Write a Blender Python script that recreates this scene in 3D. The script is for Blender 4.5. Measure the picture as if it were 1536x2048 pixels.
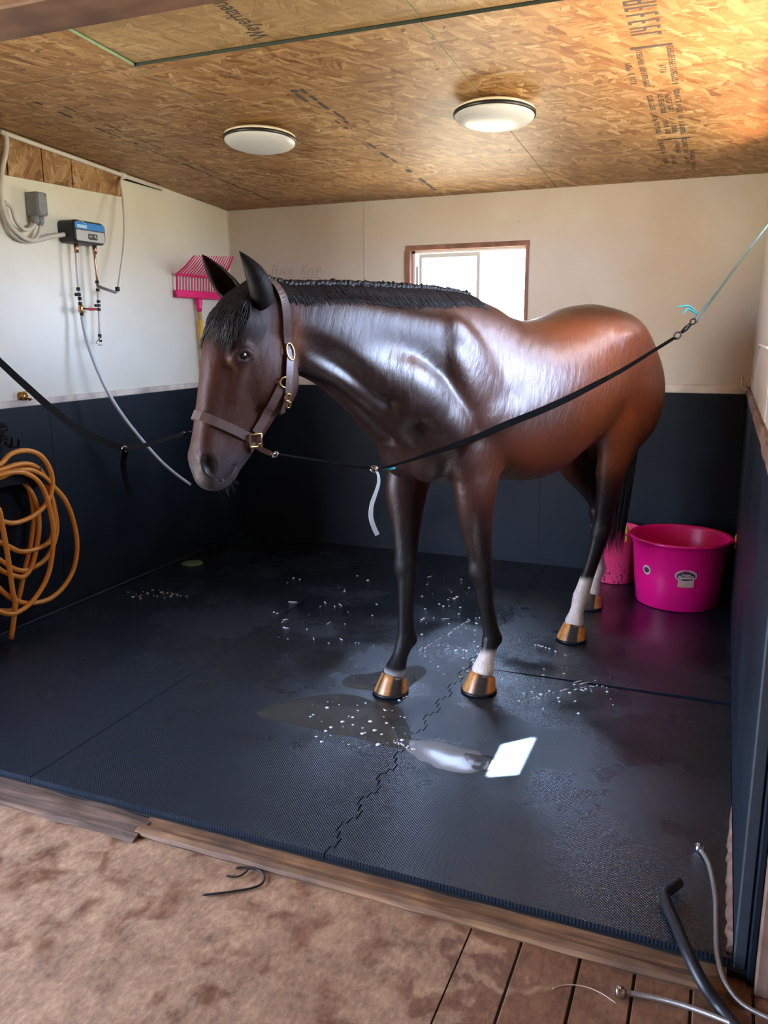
import bpy, math, random
import numpy as np
from mathutils import Vector, Matrix

for _o in list(bpy.data.objects):
    bpy.data.objects.remove(_o)
scene = bpy.context.scene
COL = scene.collection

# ------------------------------------------------------------------ camera
YAW, PITCH, ROLL, FPX, CAM_H = 0.39041, 0.21766, -0.00568, 1635.67, 1.615
XL, XR, YB, ZR, YT = -3.561, 0.157, 5.584, 1.2206, 2.05      # stall: left wall, right wall, back wall, rubber height, sill


def cam_axes():
    f = np.array([-math.sin(YAW) * math.cos(PITCH), math.cos(YAW) * math.cos(PITCH), -math.sin(PITCH)])
    r = np.array([math.cos(YAW), math.sin(YAW), 0.0])
    u = np.cross(r, f)
    c, s = math.cos(ROLL), math.sin(ROLL)
    return c * r + s * u, -s * r + c * u, f


CR, CU, CF = cam_axes()
cam_data = bpy.data.cameras.new('camera')
cam = bpy.data.objects.new('camera', cam_data)
COL.objects.link(cam)
cam_data.sensor_fit = 'VERTICAL'
cam_data.sensor_height = 36.0
cam_data.lens = FPX * 36.0 / 2048.0
cam_data.clip_start = 0.02
cam.matrix_world = Matrix(((CR[0], CU[0], -CF[0], 0), (CR[1], CU[1], -CF[1], 0), (CR[2], CU[2], -CF[2], CAM_H), (0, 0, 0, 1)))
scene.camera = cam

# ------------------------------------------------------------------ world, sun, exposure
scene.view_settings.view_transform = 'Standard'
scene.view_settings.look = 'None'
scene.view_settings.gamma = 1.0
scene.view_settings.use_curve_mapping = False
scene.view_settings.exposure = 0.0
scene.cycles.use_denoising = True
scene.cycles.max_bounces = 10
scene.cycles.diffuse_bounces = 6
scene.cycles.glossy_bounces = 5
scene.cycles.sample_clamp_indirect = 12.0
scene.cycles.blur_glossy = 0.5

SKY_STRENGTH = 36.0
world = bpy.data.worlds.new('daylight')
scene.world = world
world.use_nodes = True
_nt = world.node_tree
_nt.nodes.clear()
_out = _nt.nodes.new('ShaderNodeOutputWorld')
_bg = _nt.nodes.new('ShaderNodeBackground')
_tc = _nt.nodes.new('ShaderNodeTexCoord')
_sx = _nt.nodes.new('ShaderNodeSeparateXYZ')
_rp = _nt.nodes.new('ShaderNodeValToRGB')
_nt.links.new(_tc.outputs['Generated'], _sx.inputs[0])
_nt.links.new(_sx.outputs['Z'], _rp.inputs[0])
_nt.links.new(_rp.outputs['Color'], _bg.inputs['Color'])
_nt.links.new(_bg.outputs[0], _out.inputs['Surface'])
_rp.color_ramp.elements[0].position = 0.0
_rp.color_ramp.elements[0].color = (0.52, 0.47, 0.36, 1)      # sunlit yard below the horizon
_rp.color_ramp.elements[1].position = 0.04
_rp.color_ramp.elements[1].color = (0.54, 0.68, 1.0, 1)       # sky
_bg.inputs['Strength'].default_value = SKY_STRENGTH

sun_data = bpy.data.lights.new('sun', 'SUN')
sun_data.energy = 900.0
sun_data.angle = 0.009
sun_data.color = (1.0, 0.96, 0.88)
sun = bpy.data.objects.new('sun', sun_data)
COL.objects.link(sun)
SUN_DIR = Vector((-0.42, -0.08, -1.0)).normalized()           # the way the light travels
sun.rotation_euler = SUN_DIR.to_track_quat('-Z', 'Y').to_euler()
sun.location = (6, 4, 9)


# openings that the daylight comes through (portals guide the sampling, they give no light themselves)
def portal(name, loc, direction, sx, sy):
    d = bpy.data.lights.new(name, 'AREA')
    d.shape = 'RECTANGLE'
    d.size, d.size_y = sx, sy
    d.cycles.is_portal = True
    o = bpy.data.objects.new(name, d)
    COL.objects.link(o)
    o.location = loc
    o.rotation_euler = Vector(direction).to_track_quat('-Z', 'Z').to_euler()
    return o


R2_Y0, R2_Y1, R2_Z0, R2_Z1 = 3.93, 4.75, 2.06, 2.46            # unseen higher window, added to strengthen the highlight on the flank
LD_Y0, LD_Y1 = -2.0, 1.0                                      # unseen doorway added in the aisle's left wall to light the aisle
RW_Y0, RW_Y1, RW_Z0, RW_Z1 = 2.72, 3.85, 1.66, 2.50           # window in the right wall, beside the camera's view
BW_X0, BW_X1, BW_Z0, BW_Z1 = -2.118, -1.262, 1.46, 2.190      # window in the back wall
portal('portal_side_window', (XR + 0.13, (RW_Y0 + RW_Y1) / 2, (RW_Z0 + RW_Z1) / 2), (-1, 0, 0), RW_Y1 - RW_Y0, RW_Z1 - RW_Z0)
portal('portal_back_window', ((BW_X0 + BW_X1) / 2, YB + 0.13, (BW_Z0 + BW_Z1) / 2), (0, -1, 0), BW_X1 - BW_X0, BW_Z1 - BW_Z0)
portal('portal_added_window', (XR + 0.13, (R2_Y0 + R2_Y1) / 2, (R2_Z0 + R2_Z1) / 2), (-1, 0, 0), R2_Y1 - R2_Y0, R2_Z1 - R2_Z0)
portal('portal_added_door', (-4.25, (LD_Y0 + LD_Y1) / 2, 1.2), (1, 0, 0), LD_Y1 - LD_Y0, 2.4)


# ------------------------------------------------------------------ helpers
def at(x, y, **k):
    """the point of the place that pixel (x, y) of the 1536 x 2048 frame shows on the plane X=, Y= or Z="""
    d = CF + CR * (x - 768.0) / FPX - CU * (y - 1024.0) / FPX
    c = np.array([0, 0, CAM_H])
    (a, v), = k.items()
    i = 'XYZ'.index(a)
    return Vector(c + d * (v - c[i]) / d[i])


def ceil_z(y):
    return 2.507 + 0.066 * (YB - y)


def at_ceiling(x, y):
    d = CF + CR * (x - 768.0) / FPX - CU * (y - 1024.0) / FPX
    # CAM_H + k dz = 2.507 + .066 (YB - k dy)
    k = (2.507 + 0.066 * YB - CAM_H) / (d[2] + 0.066 * d[1])
    return Vector((k * d[0], k * d[1], CAM_H + k * d[2]))


def tag(o, label=None, cat=None, group=None, kind=None):
    if label: o['label'] = label
    if cat: o['category'] = cat
    if group: o['group'] = group
    if kind: o['kind'] = kind
    return o


def empty(name, loc=(0, 0, 0)):
    o = bpy.data.objects.new(name, None)
    o.empty_display_size = 0.05
    COL.objects.link(o)
    o.location = loc
    return o


def link(name, me, m=None, parent=None, smooth=False):
    if m is not None and not me.materials:
        me.materials.append(m)
    if smooth:
        me.polygons.foreach_set('use_smooth', [True] * len(me.polygons))
    o = bpy.data.objects.new(name, me)
    COL.objects.link(o)
    if parent is not None:
        o.parent = parent
        o.matrix_parent_inverse = Matrix.Translation(-Vector(parent_loc(parent)))
    return o


def parent_loc(p):
    l = Vector(p.location)
    return l if p.parent is None else l


def pyd(name, verts, faces, m=None, parent=None, smooth=False):
    me = bpy.data.meshes.new(name)
    me.from_pydata([tuple(v) for v in verts], [], faces)
    me.validate()
    me.update()
    return link(name, me, m, parent, smooth)


class MB:
    """collects pieces of ONE part"""
    def __init__(self):
        self.v, self.f, self.sm = [], [], []

    def add(self, v, f, smooth=False):
        b = len(self.v)
        self.v += [tuple(p) for p in v]
        self.f += [tuple(b + i for i in q) for q in f]
        self.sm += [smooth] * len(f)
        return self

    def build(self, name, m=None, parent=None):
        me = bpy.data.meshes.new(name)
        me.from_pydata(self.v, [], self.f)
        me.polygons.foreach_set('use_smooth', self.sm)
        me.update()
        return link(name, me, m, parent)

    def box(self, lo, hi, bev=0.0):
        self.add(*box_geo(lo, hi, bev))
        return self

    def tube(self, pts, r, n=10, caps=True, closed=False):
        self.add(*tube_geo(pts, r, n, caps, closed), smooth=True)
        return self

    def lathe(self, prof, loc, axis=(0, 0, 1), n=24):
        self.add(*lathe_geo(prof, loc, axis, n), smooth=True)
        return self

    def strap(self, pts, w, th, side):
        self.add(*strap_geo(pts, w, th, side), smooth=False)
        return self


def box_geo(lo, hi, bev=0.0):
    x0, y0, z0 = [min(a, b) for a, b in zip(lo, hi)]
    x1, y1, z1 = [max(a, b) for a, b in zip(lo, hi)]
    b = min(bev, (x1 - x0) * .45, (y1 - y0) * .45, (z1 - z0) * .45)
    if b <= 0:
        v = [(x, y, z) for z in (z0, z1) for y in (y0, y1) for x in (x0, x1)]
        return v, [(0, 2, 3, 1), (4, 5, 7, 6), (0, 1, 5, 4), (2, 6, 7, 3), (0, 4, 6, 2), (1, 3, 7, 5)]
    v, idx = [], {}
    for sx in (0, 1):
        for sy in (0, 1):
            for sz in (0, 1):
                c = (x1 if sx else x0, y1 if sy else y0, z1 if sz else z0)
                for ax in range(3):
                    p = list(c)
                    for o in range(3):
                        if o != ax:
                            p[o] += -b if (sx, sy, sz)[o] else b
                    idx[(sx, sy, sz, ax)] = len(v)
                    v.append(tuple(p))
    f = []
    for ax in range(3):
        o1, o2 = (ax + 1) % 3, (ax + 2) % 3
        for s in (0, 1):
            q = []
            for a, bb in ((0, 0), (1, 0), (1, 1), (0, 1)):
                k = [0, 0, 0]; k[ax] = s; k[o1] = a; k[o2] = bb
                q.append(idx[(*k, ax)])
            f.append(tuple(q if s else q[::-1]))
    for ax in range(3):                                   # edge bevels along axis ax
        o1, o2 = (ax + 1) % 3, (ax + 2) % 3
        for a in (0, 1):
            for bb in (0, 1):
                k0 = [0, 0, 0]; k0[o1] = a; k0[o2] = bb
                k1 = list(k0); k1[ax] = 1
                q = (idx[(*k0, o1)], idx[(*k1, o1)], idx[(*k1, o2)], idx[(*k0, o2)])
                f.append(q if (a == bb) else q[::-1])
    for sx in (0, 1):
        for sy in (0, 1):
            for sz in (0, 1):
                q = tuple(idx[(sx, sy, sz, ax)] for ax in range(3))
                f.append(q if (sx + sy + sz) % 2 else q[::-1])
    return v, f


def tube_geo(pts, r, n=10, caps=True, closed=False):
    pts = [Vector(p) for p in pts]
    N = len(pts)
    rr = list(r) if hasattr(r, '__len__') else [r] * N
    T = []
    for i in range(N):
        a = pts[(i - 1) % N] if (closed or i > 0) else pts[0]
        b = pts[(i + 1) % N] if (closed or i < N - 1) else pts[-1]
        t = (b - a)
        T.append(t.normalized() if t.length > 1e-9 else Vector((0, 0, 1)))
    up = Vector((0, 0, 1)) if abs(T[0].z) < 0.9 else Vector((1, 0, 0))
    nrm = (up - T[0] * up.dot(T[0])).normalized()
    v, f = [], []
    for i in range(N):
        nrm = (nrm - T[i] * nrm.dot(T[i]))
        nrm = nrm.normalized() if nrm.length > 1e-6 else T[i].orthogonal().normalized()
        bn = T[i].cross(nrm)
        for k in range(n):
            a = 2 * math.pi * k / n
            v.append(pts[i] + (nrm * math.cos(a) + bn * math.sin(a)) * rr[i])
    M = N if closed else N - 1
    for i in range(M):
        j = (i + 1) % N
        for k in range(n):
            f.append((i * n + k, i * n + (k + 1) % n, j * n + (k + 1) % n, j * n + k))
    if caps and not closed:
        f.append(tuple(range(n))[::-1])
        f.append(tuple(range((N - 1) * n, N * n)))
    return v, f


def lathe_geo(prof, loc, axis=(0, 0, 1), n=24):
    ax = Vector(axis).normalized()
    e = ax.orthogonal().normalized()
    g = ax.cross(e)
    loc = Vector(loc)
    v, f = [], []
    for (r, h) in prof:
        for k in range(n):
            a = 2 * math.pi * k / n
            v.append(loc + ax * h + (e * math.cos(a) + g * math.sin(a)) * r)
    for i in range(len(prof) - 1):
        for k in range(n):
            f.append((i * n + k, i * n + (k + 1) % n, (i + 1) * n + (k + 1) % n, (i + 1) * n + k))
    if prof[0][0] > 1e-6:
        f.append(tuple(range(n))[::-1])
    if prof[-1][0] > 1e-6:
        f.append(tuple(range((len(prof) - 1) * n, len(prof) * n)))
    return v, f


def strap_geo(pts, w, th, side):
    """flat band along pts; side = the direction of its width (one vector, or one per point)"""
    pts = [Vector(p) for p in pts]
    N = len(pts)
    ww = list(w) if hasattr(w, '__len__') else [w] * N
    sd = [Vector(s) for s in side] if hasattr(side[0], '__len__') else [Vector(side)] * N
    v, f = [], []
    for i in range(N):
        t = (pts[min(i + 1, N - 1)] - pts[max(i - 1, 0)]).normalized()
        s = (sd[i] - t * sd[i].dot(t)).normalized()
        nn = t.cross(s)
        for a, b in ((-1, -1), (1, -1), (1, 1), (-1, 1)):
            v.append(pts[i] + s * (a * ww[i] / 2) + nn * (b * th / 2))
    for i in range(N - 1):
        for k in range(4):
            f.append((i * 4 + k, i * 4 + (k + 1) % 4, (i + 1) * 4 + (k + 1) % 4, (i + 1) * 4 + k))
    f.append((3, 2, 1, 0))
    b = (N - 1) * 4
    f.append((b, b + 1, b + 2, b + 3))
    return v, f


def curve_pts(ctrl, sub=8, closed=False):
    """Catmull-Rom through the control points"""
    P = [Vector(p) for p in ctrl]
    n = len(P)
    out = []
    M = n if closed else n - 1
    for i in range(M):
        p0 = P[(i - 1) % n] if (closed or i > 0) else P[0] * 2 - P[1]
        p1, p2 = P[i], P[(i + 1) % n]
        p3 = P[(i + 2) % n] if (closed or i + 2 < n) else P[-1] * 2 - P[-2]
        for k in range(sub):
            t = k / sub
            out.append(0.5 * ((2 * p1) + (p2 - p0) * t + (2 * p0 - 5 * p1 + 4 * p2 - p3) * t * t + (3 * p1 - p0 - 3 * p2 + p3) * t ** 3))
    if not closed:
        out.append(P[-1].copy())
    return out


def ring_pts(c, axis, r, n=20, e=None, ry=None):
    ax = Vector(axis).normalized()
    e = ax.orthogonal().normalized() if e is None else Vector(e).normalized()
    g = ax.cross(e).normalized()
    ry = r if ry is None else ry
    return [Vector(c) + e * r * math.cos(2 * math.pi * k / n) + g * ry * math.sin(2 * math.pi * k / n) for k in range(n)]


# ------------------------------------------------------------------ materials
def new_mat(name):
    m = bpy.data.materials.new(name)
    m.use_nodes = True
    nt = m.node_tree
    b = nt.nodes['Principled BSDF']
    return m, nt, b


def N(nt, kind, **k):
    n = nt.nodes.new('ShaderNode' + kind)
    for a, v in k.items():
        setattr(n, a, v)
    return n


def L(nt, a, b):
    nt.links.new(a, b)


def simple(name, col, rough=0.5, metal=0.0, spec=0.5, var=0.0, scale=30.0, bump=0.0, coat=0.0):
    m, nt, b = new_mat(name)
    b.inputs['Base Color'].default_value = (*col, 1)
    b.inputs['Roughness'].default_value = rough
    b.inputs['Metallic'].default_value = metal
    b.inputs['Specular IOR Level'].default_value = spec
    b.inputs['Coat Weight'].default_value = coat
    b.inputs['Coat Roughness'].default_value = 0.15
    tc = N(nt, 'TexCoord')
    no = N(nt, 'TexNoise')
    no.inputs['Scale'].default_value = scale
    no.inputs['Detail'].default_value = 4
    L(nt, tc.outputs['Object'], no.inputs['Vector'])
    if var > 0:
        mx = N(nt, 'MixRGB', blend_type='MIX')
        mx.inputs[1].default_value = (*[c * (1 - var) for c in col], 1)
        mx.inputs[2].default_value = (*[min(1, c * (1 + var)) for c in col], 1)
        L(nt, no.outputs['Fac'], mx.inputs[0])
        L(nt, mx.outputs[0], b.inputs['Base Color'])
    if bump > 0:
        bp = N(nt, 'Bump')
        bp.inputs['Strength'].default_value = bump
        bp.inputs['Distance'].default_value = 0.004
        L(nt, no.outputs['Fac'], bp.inputs['Height'])
        L(nt, bp.outputs[0], b.inputs['Normal'])
    return m


def ramp(nt, stops, interp='LINEAR'):
    r = N(nt, 'ValToRGB')
    cr = r.color_ramp
    cr.interpolation = interp
    while len(cr.elements) < len(stops):
        cr.elements.new(0.5)
    for e, (p, c) in zip(cr.elements, stops):
        e.position = p
        e.color = (*c, 1) if len(c) == 3 else c
    return r
# ================================================================== materials of the setting
def osb_mat(upright=False, pale=0.0):
    m, nt, b = new_mat('oriented_strand_board')
    tc0 = N(nt, 'TexCoord')
    tc = N(nt, 'Mapping')              # on the left wall the board stands upright, so its face is the Y-Z plane
    tc.inputs['Rotation'].default_value = (0, math.pi / 2, .4) if upright else (0, 0, 0)
    L(nt, tc0.outputs['Object'], tc.inputs[0])
    cols = [(0.0, (.27, .125, .042)), (.15, (.38, .205, .075)), (.45, (.47, .275, .108)), (.72, (.55, .345, .15)), (.90, (.68, .48, .25)), (1.0, (.34, .17, .06))]
    cols = [(q, tuple(v + (w - v) * pale for v, w in zip(c, (.58, .46, .25)))) for q, c in cols]
    prev = None
    hprev = None
    for i, (rot, sx, sy) in enumerate(((.25, 8.5, 40), (-.55, 9.5, 46), (1.25, 10, 42), (.02, 7, 48), (-1.05, 11, 44))):
        nz = N(nt, 'TexNoise')
        nz.inputs['Scale'].default_value = 7 + i
        nz.inputs['Detail'].default_value = 2
        mp = N(nt, 'Mapping')
        mp.inputs['Rotation'].default_value = (0, 0, rot)
        mp.inputs['Location'].default_value = (i * 3.7, i * 1.9, 0)
        add = N(nt, 'VectorMath', operation='MULTIPLY_ADD')
        L(nt, tc.outputs[0], nz.inputs['Vector'])
        L(nt, nz.outputs['Color'], add.inputs[0])
        add.inputs[1].default_value = (.035, .035, 0)
        L(nt, tc.outputs[0], add.inputs[2])
        L(nt, add.outputs[0], mp.inputs[0])
        sc = N(nt, 'VectorMath', operation='MULTIPLY')
        sc.inputs[1].default_value = (sx, sy, 1)
        L(nt, mp.outputs[0], sc.inputs[0])
        vo = N(nt, 'TexVoronoi')
        vo.voronoi_dimensions = '2D'
        vo.inputs['Scale'].default_value = 1.0
        L(nt, sc.outputs[0], vo.inputs['Vector'])
        sep = N(nt, 'SeparateColor')
        L(nt, vo.outputs['Color'], sep.inputs[0])
        rp = ramp(nt, cols)
        L(nt, sep.outputs['Red'], rp.inputs[0])
        # grain inside each strand
        sc2 = N(nt, 'VectorMath', operation='MULTIPLY')
        sc2.inputs[1].default_value = (sx * .8, sy * 6, 1)
        L(nt, mp.outputs[0], sc2.inputs[0])
        gn = N(nt, 'TexNoise')
        gn.inputs['Scale'].default_value = 1
        gn.inputs['Detail'].default_value = 3
        L(nt, sc2.outputs[0], gn.inputs['Vector'])
        gr = ramp(nt, [(.3, (.58, .52, .45)), (.7, (1.18, 1.18, 1.18))])
        L(nt, gn.outputs['Fac'], gr.inputs[0])
        mu = N(nt, 'MixRGB', blend_type='MULTIPLY')
        mu.inputs[0].default_value = .8
        L(nt, rp.outputs[0], mu.inputs[1])
        L(nt, gr.outputs[0], mu.inputs[2])
        if prev is None:
            prev, hprev = mu.outputs[0], sep.outputs['Blue']
        else:
            gt = N(nt, 'Math', operation='GREATER_THAN')
            gt.inputs[1].default_value = .55
            L(nt, sep.outputs['Green'], gt.inputs[0])
            mx = N(nt, 'MixRGB')
            L(nt, gt.outputs[0], mx.inputs[0])
            L(nt, prev, mx.inputs[1])
            L(nt, mu.outputs[0], mx.inputs[2])
            hx = N(nt, 'MixRGB')
            L(nt, gt.outputs[0], hx.inputs[0])
            L(nt, hprev, hx.inputs[1])
            L(nt, sep.outputs['Blue'], hx.inputs[2])
            prev, hprev = mx.outputs[0], hx.outputs[0]
    st = N(nt, 'TexNoise')
    st.inputs['Scale'].default_value = 1.3
    st.inputs['Detail'].default_value = 3
    L(nt, tc.outputs[0], st.inputs['Vector'])
    sr = ramp(nt, [(.35, (.62, .56, .50)), (.65, (.92, .90, .86))])
    L(nt, st.outputs['Fac'], sr.inputs[0])
    mu = N(nt, 'MixRGB', blend_type='MULTIPLY')
    mu.inputs[0].default_value = 1
    L(nt, prev, mu.inputs[1])
    L(nt, sr.outputs[0], mu.inputs[2])
    L(nt, mu.outputs[0], b.inputs['Base Color'])
    b.inputs['Roughness'].default_value = .55
    bp = N(nt, 'Bump')
    bp.inputs['Strength'].default_value = .35
    bp.inputs['Distance'].default_value = .003
    L(nt, hprev, bp.inputs['Height'])
    L(nt, bp.outputs[0], b.inputs['Normal'])
    return m


def wall_mat(name, base, stain, stain_amt):
    m, nt, b = new_mat(name)
    tc = N(nt, 'TexCoord')
    no = N(nt, 'TexNoise')
    no.inputs['Scale'].default_value = 1.6
    no.inputs['Detail'].default_value = 5
    no.inputs['Roughness'].default_value = .55
    L(nt, tc.outputs['Object'], no.inputs['Vector'])
    rp = ramp(nt, [(.38, (0, 0, 0)), (.72, (1, 1, 1))])
    L(nt, no.outputs['Fac'], rp.inputs[0])
    mm = N(nt, 'Math', operation='MULTIPLY')
    mm.inputs[1].default_value = stain_amt
    L(nt, rp.outputs[0], mm.inputs[0])
    mx = N(nt, 'MixRGB')
    mx.inputs[1].default_value = (*base, 1)
    mx.inputs[2].default_value = (*stain, 1)
    L(nt, mm.outputs[0], mx.inputs[0])
    # small specks
    vo = N(nt, 'TexVoronoi')
    vo.inputs['Scale'].default_value = 5.0
    L(nt, tc.outputs['Object'], vo.inputs['Vector'])
    sp = ramp(nt, [(.0, (1, 1, 1)), (.03, (1, 1, 1)), (.05, (0, 0, 0))])
    L(nt, vo.outputs['Distance'], sp.inputs[0])
    m2 = N(nt, 'MixRGB')
    m2.inputs[2].default_value = (.28, .25, .20, 1)
    mm2 = N(nt, 'Math', operation='MULTIPLY')
    mm2.inputs[1].default_value = .35
    L(nt, sp.outputs[0], mm2.inputs[0])
    L(nt, mm2.outputs[0], m2.inputs[0])
    L(nt, mx.outputs[0], m2.inputs[1])
    L(nt, m2.outputs[0], b.inputs['Base Color'])
    b.inputs['Roughness'].default_value = .34
    n2 = N(nt, 'TexNoise')
    n2.inputs['Scale'].default_value = 14
    n2.inputs['Detail'].default_value = 3
    L(nt, tc.outputs['Object'], n2.inputs['Vector'])
    bp = N(nt, 'Bump')
    bp.inputs['Strength'].default_value = .06
    bp.inputs['Distance'].default_value = .01
    L(nt, n2.outputs['Fac'], bp.inputs['Height'])
    L(nt, bp.outputs[0], b.inputs['Normal'])
    return m


def rubber_wall_mat():
    m, nt, b = new_mat('black_rubber_wall_sheet')
    tc = N(nt, 'TexCoord')
    no = N(nt, 'TexNoise')
    no.inputs['Scale'].default_value = 2.2
    no.inputs['Detail'].default_value = 6
    L(nt, tc.outputs['Object'], no.inputs['Vector'])
    rp = ramp(nt, [(.3, (.0025, .006, .011)), (.7, (.006, .012, .020))])
    L(nt, no.outputs['Fac'], rp.inputs[0])
    L(nt, rp.outputs[0], b.inputs['Base Color'])
    rr = ramp(nt, [(.3, (.42, .42, .42)), (.7, (.62, .62, .62))])
    L(nt, no.outputs['Fac'], rr.inputs[0])
    L(nt, rr.outputs[0], b.inputs['Roughness'])
    b.inputs['Specular IOR Level'].default_value = .25
    n2 = N(nt, 'TexNoise')
    n2.inputs['Scale'].default_value = 160
    n2.inputs['Detail'].default_value = 2
    L(nt, tc.outputs['Object'], n2.inputs['Vector'])
    bp = N(nt, 'Bump')
    bp.inputs['Strength'].default_value = .25
    bp.inputs['Distance'].default_value = .003
    L(nt, n2.outputs['Fac'], bp.inputs['Height'])
    L(nt, bp.outputs[0], b.inputs['Normal'])
    return m


def mat_rubber():
    """stall mats: a fine raised grain, wet in patches"""
    m, nt, b = new_mat('wet_rubber_mat')
    tc = N(nt, 'TexCoord')
    sx = N(nt, 'SeparateXYZ')
    L(nt, tc.outputs['Object'], sx.inputs[0])

    def wave(sock, p):
        a = N(nt, 'Math', operation='MULTIPLY')
        a.inputs[1].default_value = 2 * math.pi / p
        L(nt, sock, a.inputs[0])
        s = N(nt, 'Math', operation='SINE')
        L(nt, a.outputs[0], s.inputs[0])
        return s.outputs[0]
    hg = N(nt, 'Math', operation='MULTIPLY')
    L(nt, wave(sx.outputs['X'], .0105), hg.inputs[0])
    L(nt, wave(sx.outputs['Y'], .0105), hg.inputs[1])
    no = N(nt, 'TexNoise')                                     # where water stands
    no.inputs['Scale'].default_value = 1.5
    no.inputs['Detail'].default_value = 6
    no.inputs['Roughness'].default_value = .6
    L(nt, tc.outputs['Object'], no.inputs['Vector'])
    wet = ramp(nt, [(.41, (0, 0, 0)), (.62, (1, 1, 1))])
    L(nt, no.outputs['Fac'], wet.inputs[0])
    mpy = N(nt, 'MapRange')                                    # the water lies where the horse was washed, the front stays drier
    mpy.inputs['From Min'].default_value = 2.5
    mpy.inputs['From Max'].default_value = 3.3
    mpy.inputs['To Min'].default_value = .25
    L(nt, sx.outputs['Y'], mpy.inputs['Value'])
    wm = N(nt, 'Math', operation='MULTIPLY')
    L(nt, wet.outputs[0], wm.inputs[0])
    L(nt, mpy.outputs[0], wm.inputs[1])
    cr = ramp(nt, [(0, (.007, .013, .023)), (1, (.009, .011, .014))])
    L(nt, wm.outputs[0], cr.inputs[0])
    # grit and soap specks
    vo = N(nt, 'TexVoronoi')
    vo.inputs['Scale'].default_value = 34
    L(nt, tc.outputs['Object'], vo.inputs['Vector'])
    sp = ramp(nt, [(0, (1, 1, 1)), (.035, (1, 1, 1)), (.06, (0, 0, 0))])
    L(nt, vo.outputs['Distance'], sp.inputs[0])
    n3 = N(nt, 'TexNoise')
    n3.inputs['Scale'].default_value = 3.2
    n3.inputs['Detail'].default_value = 3
    L(nt, tc.outputs['Object'], n3.inputs['Vector'])
    sel = ramp(nt, [(.52, (0, 0, 0)), (.62, (1, 1, 1))])
    L(nt, n3.outputs['Fac'], sel.inputs[0])
    ms = N(nt, 'Math', operation='MULTIPLY')
    L(nt, sp.outputs[0], ms.inputs[0])
    L(nt, sel.outputs[0], ms.inputs[1])
    mx = N(nt, 'MixRGB')
    mx.inputs[2].default_value = (.22, .23, .24, 1)
    L(nt, ms.outputs[0], mx.inputs[0])
    L(nt, cr.outputs[0], mx.inputs[1])
    L(nt, mx.outputs[0], b.inputs['Base Color'])
    rr = ramp(nt, [(0, (.31, .31, .31)), (1, (.17, .17, .17))])
    L(nt, wm.outputs[0], rr.inputs[0])
    L(nt, rr.outputs[0], b.inputs['Roughness'])
    b.inputs['Specular IOR Level'].default_value = 1.0
    b.inputs['Specular Tint'].default_value = (.78, .90, 1.0, 1)
    fade = N(nt, 'MapRange')
    fade.inputs['To Min'].default_value = .60
    fade.inputs['To Max'].default_value = .20
    L(nt, wm.outputs[0], fade.inputs['Value'])
    n4 = N(nt, 'TexNoise')
    n4.inputs['Scale'].default_value = 240
    n4.inputs['Detail'].default_value = 1
    L(nt, tc.outputs['Object'], n4.inputs['Vector'])
    ad = N(nt, 'Math', operation='ADD')
    L(nt, hg.outputs[0], ad.inputs[0])
    L(nt, n4.outputs['Fac'], ad.inputs[1])
    bp = N(nt, 'Bump')
    bp.inputs['Distance'].default_value = .0011
    L(nt, fade.outputs[0], bp.inputs['Strength'])
    L(nt, ad.outputs[0], bp.inputs['Height'])
    L(nt, bp.outputs[0], b.inputs['Normal'])
    return m


def wood_mat(name, c0, c1, axis='Y', scale=1.0, rough=.6, bump=.4):
    m, nt, b = new_mat(name)
    tc = N(nt, 'TexCoord')
    mp = N(nt, 'Mapping')
    s = {'X': (2, 26, 26), 'Y': (26, 2, 26), 'Z': (26, 26, 2)}[axis]
    mp.inputs['Scale'].default_value = tuple(v * scale for v in s)
    L(nt, tc.outputs['Object'], mp.inputs[0])
    no = N(nt, 'TexNoise')
    no.inputs['Scale'].default_value = 1
    no.inputs['Detail'].default_value = 6
    no.inputs['Distortion'].default_value = .6
    L(nt, mp.outputs[0], no.inputs['Vector'])
    rp = ramp(nt, [(.25, c0), (.75, c1)])
    L(nt, no.outputs['Fac'], rp.inputs[0])
    n2 = N(nt, 'TexNoise')
    n2.inputs['Scale'].default_value = 6
    n2.inputs['Detail'].default_value = 5
    L(nt, tc.outputs['Object'], n2.inputs['Vector'])
    r2 = ramp(nt, [(.35, (.45, .42, .40)), (.6, (1.1, 1.1, 1.1))])
    L(nt, n2.outputs['Fac'], r2.inputs[0])
    mu = N(nt, 'MixRGB', blend_type='MULTIPLY')
    mu.inputs[0].default_value = .75
    L(nt, rp.outputs[0], mu.inputs[1])
    L(nt, r2.outputs[0], mu.inputs[2])
    L(nt, mu.outputs[0], b.inputs['Base Color'])
    b.inputs['Roughness'].default_value = rough
    bp = N(nt, 'Bump')
    bp.inputs['Strength'].default_value = bump
    bp.inputs['Distance'].default_value = .004
    L(nt, no.outputs['Fac'], bp.inputs['Height'])
    L(nt, bp.outputs[0], b.inputs['Normal'])
    return m


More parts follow.
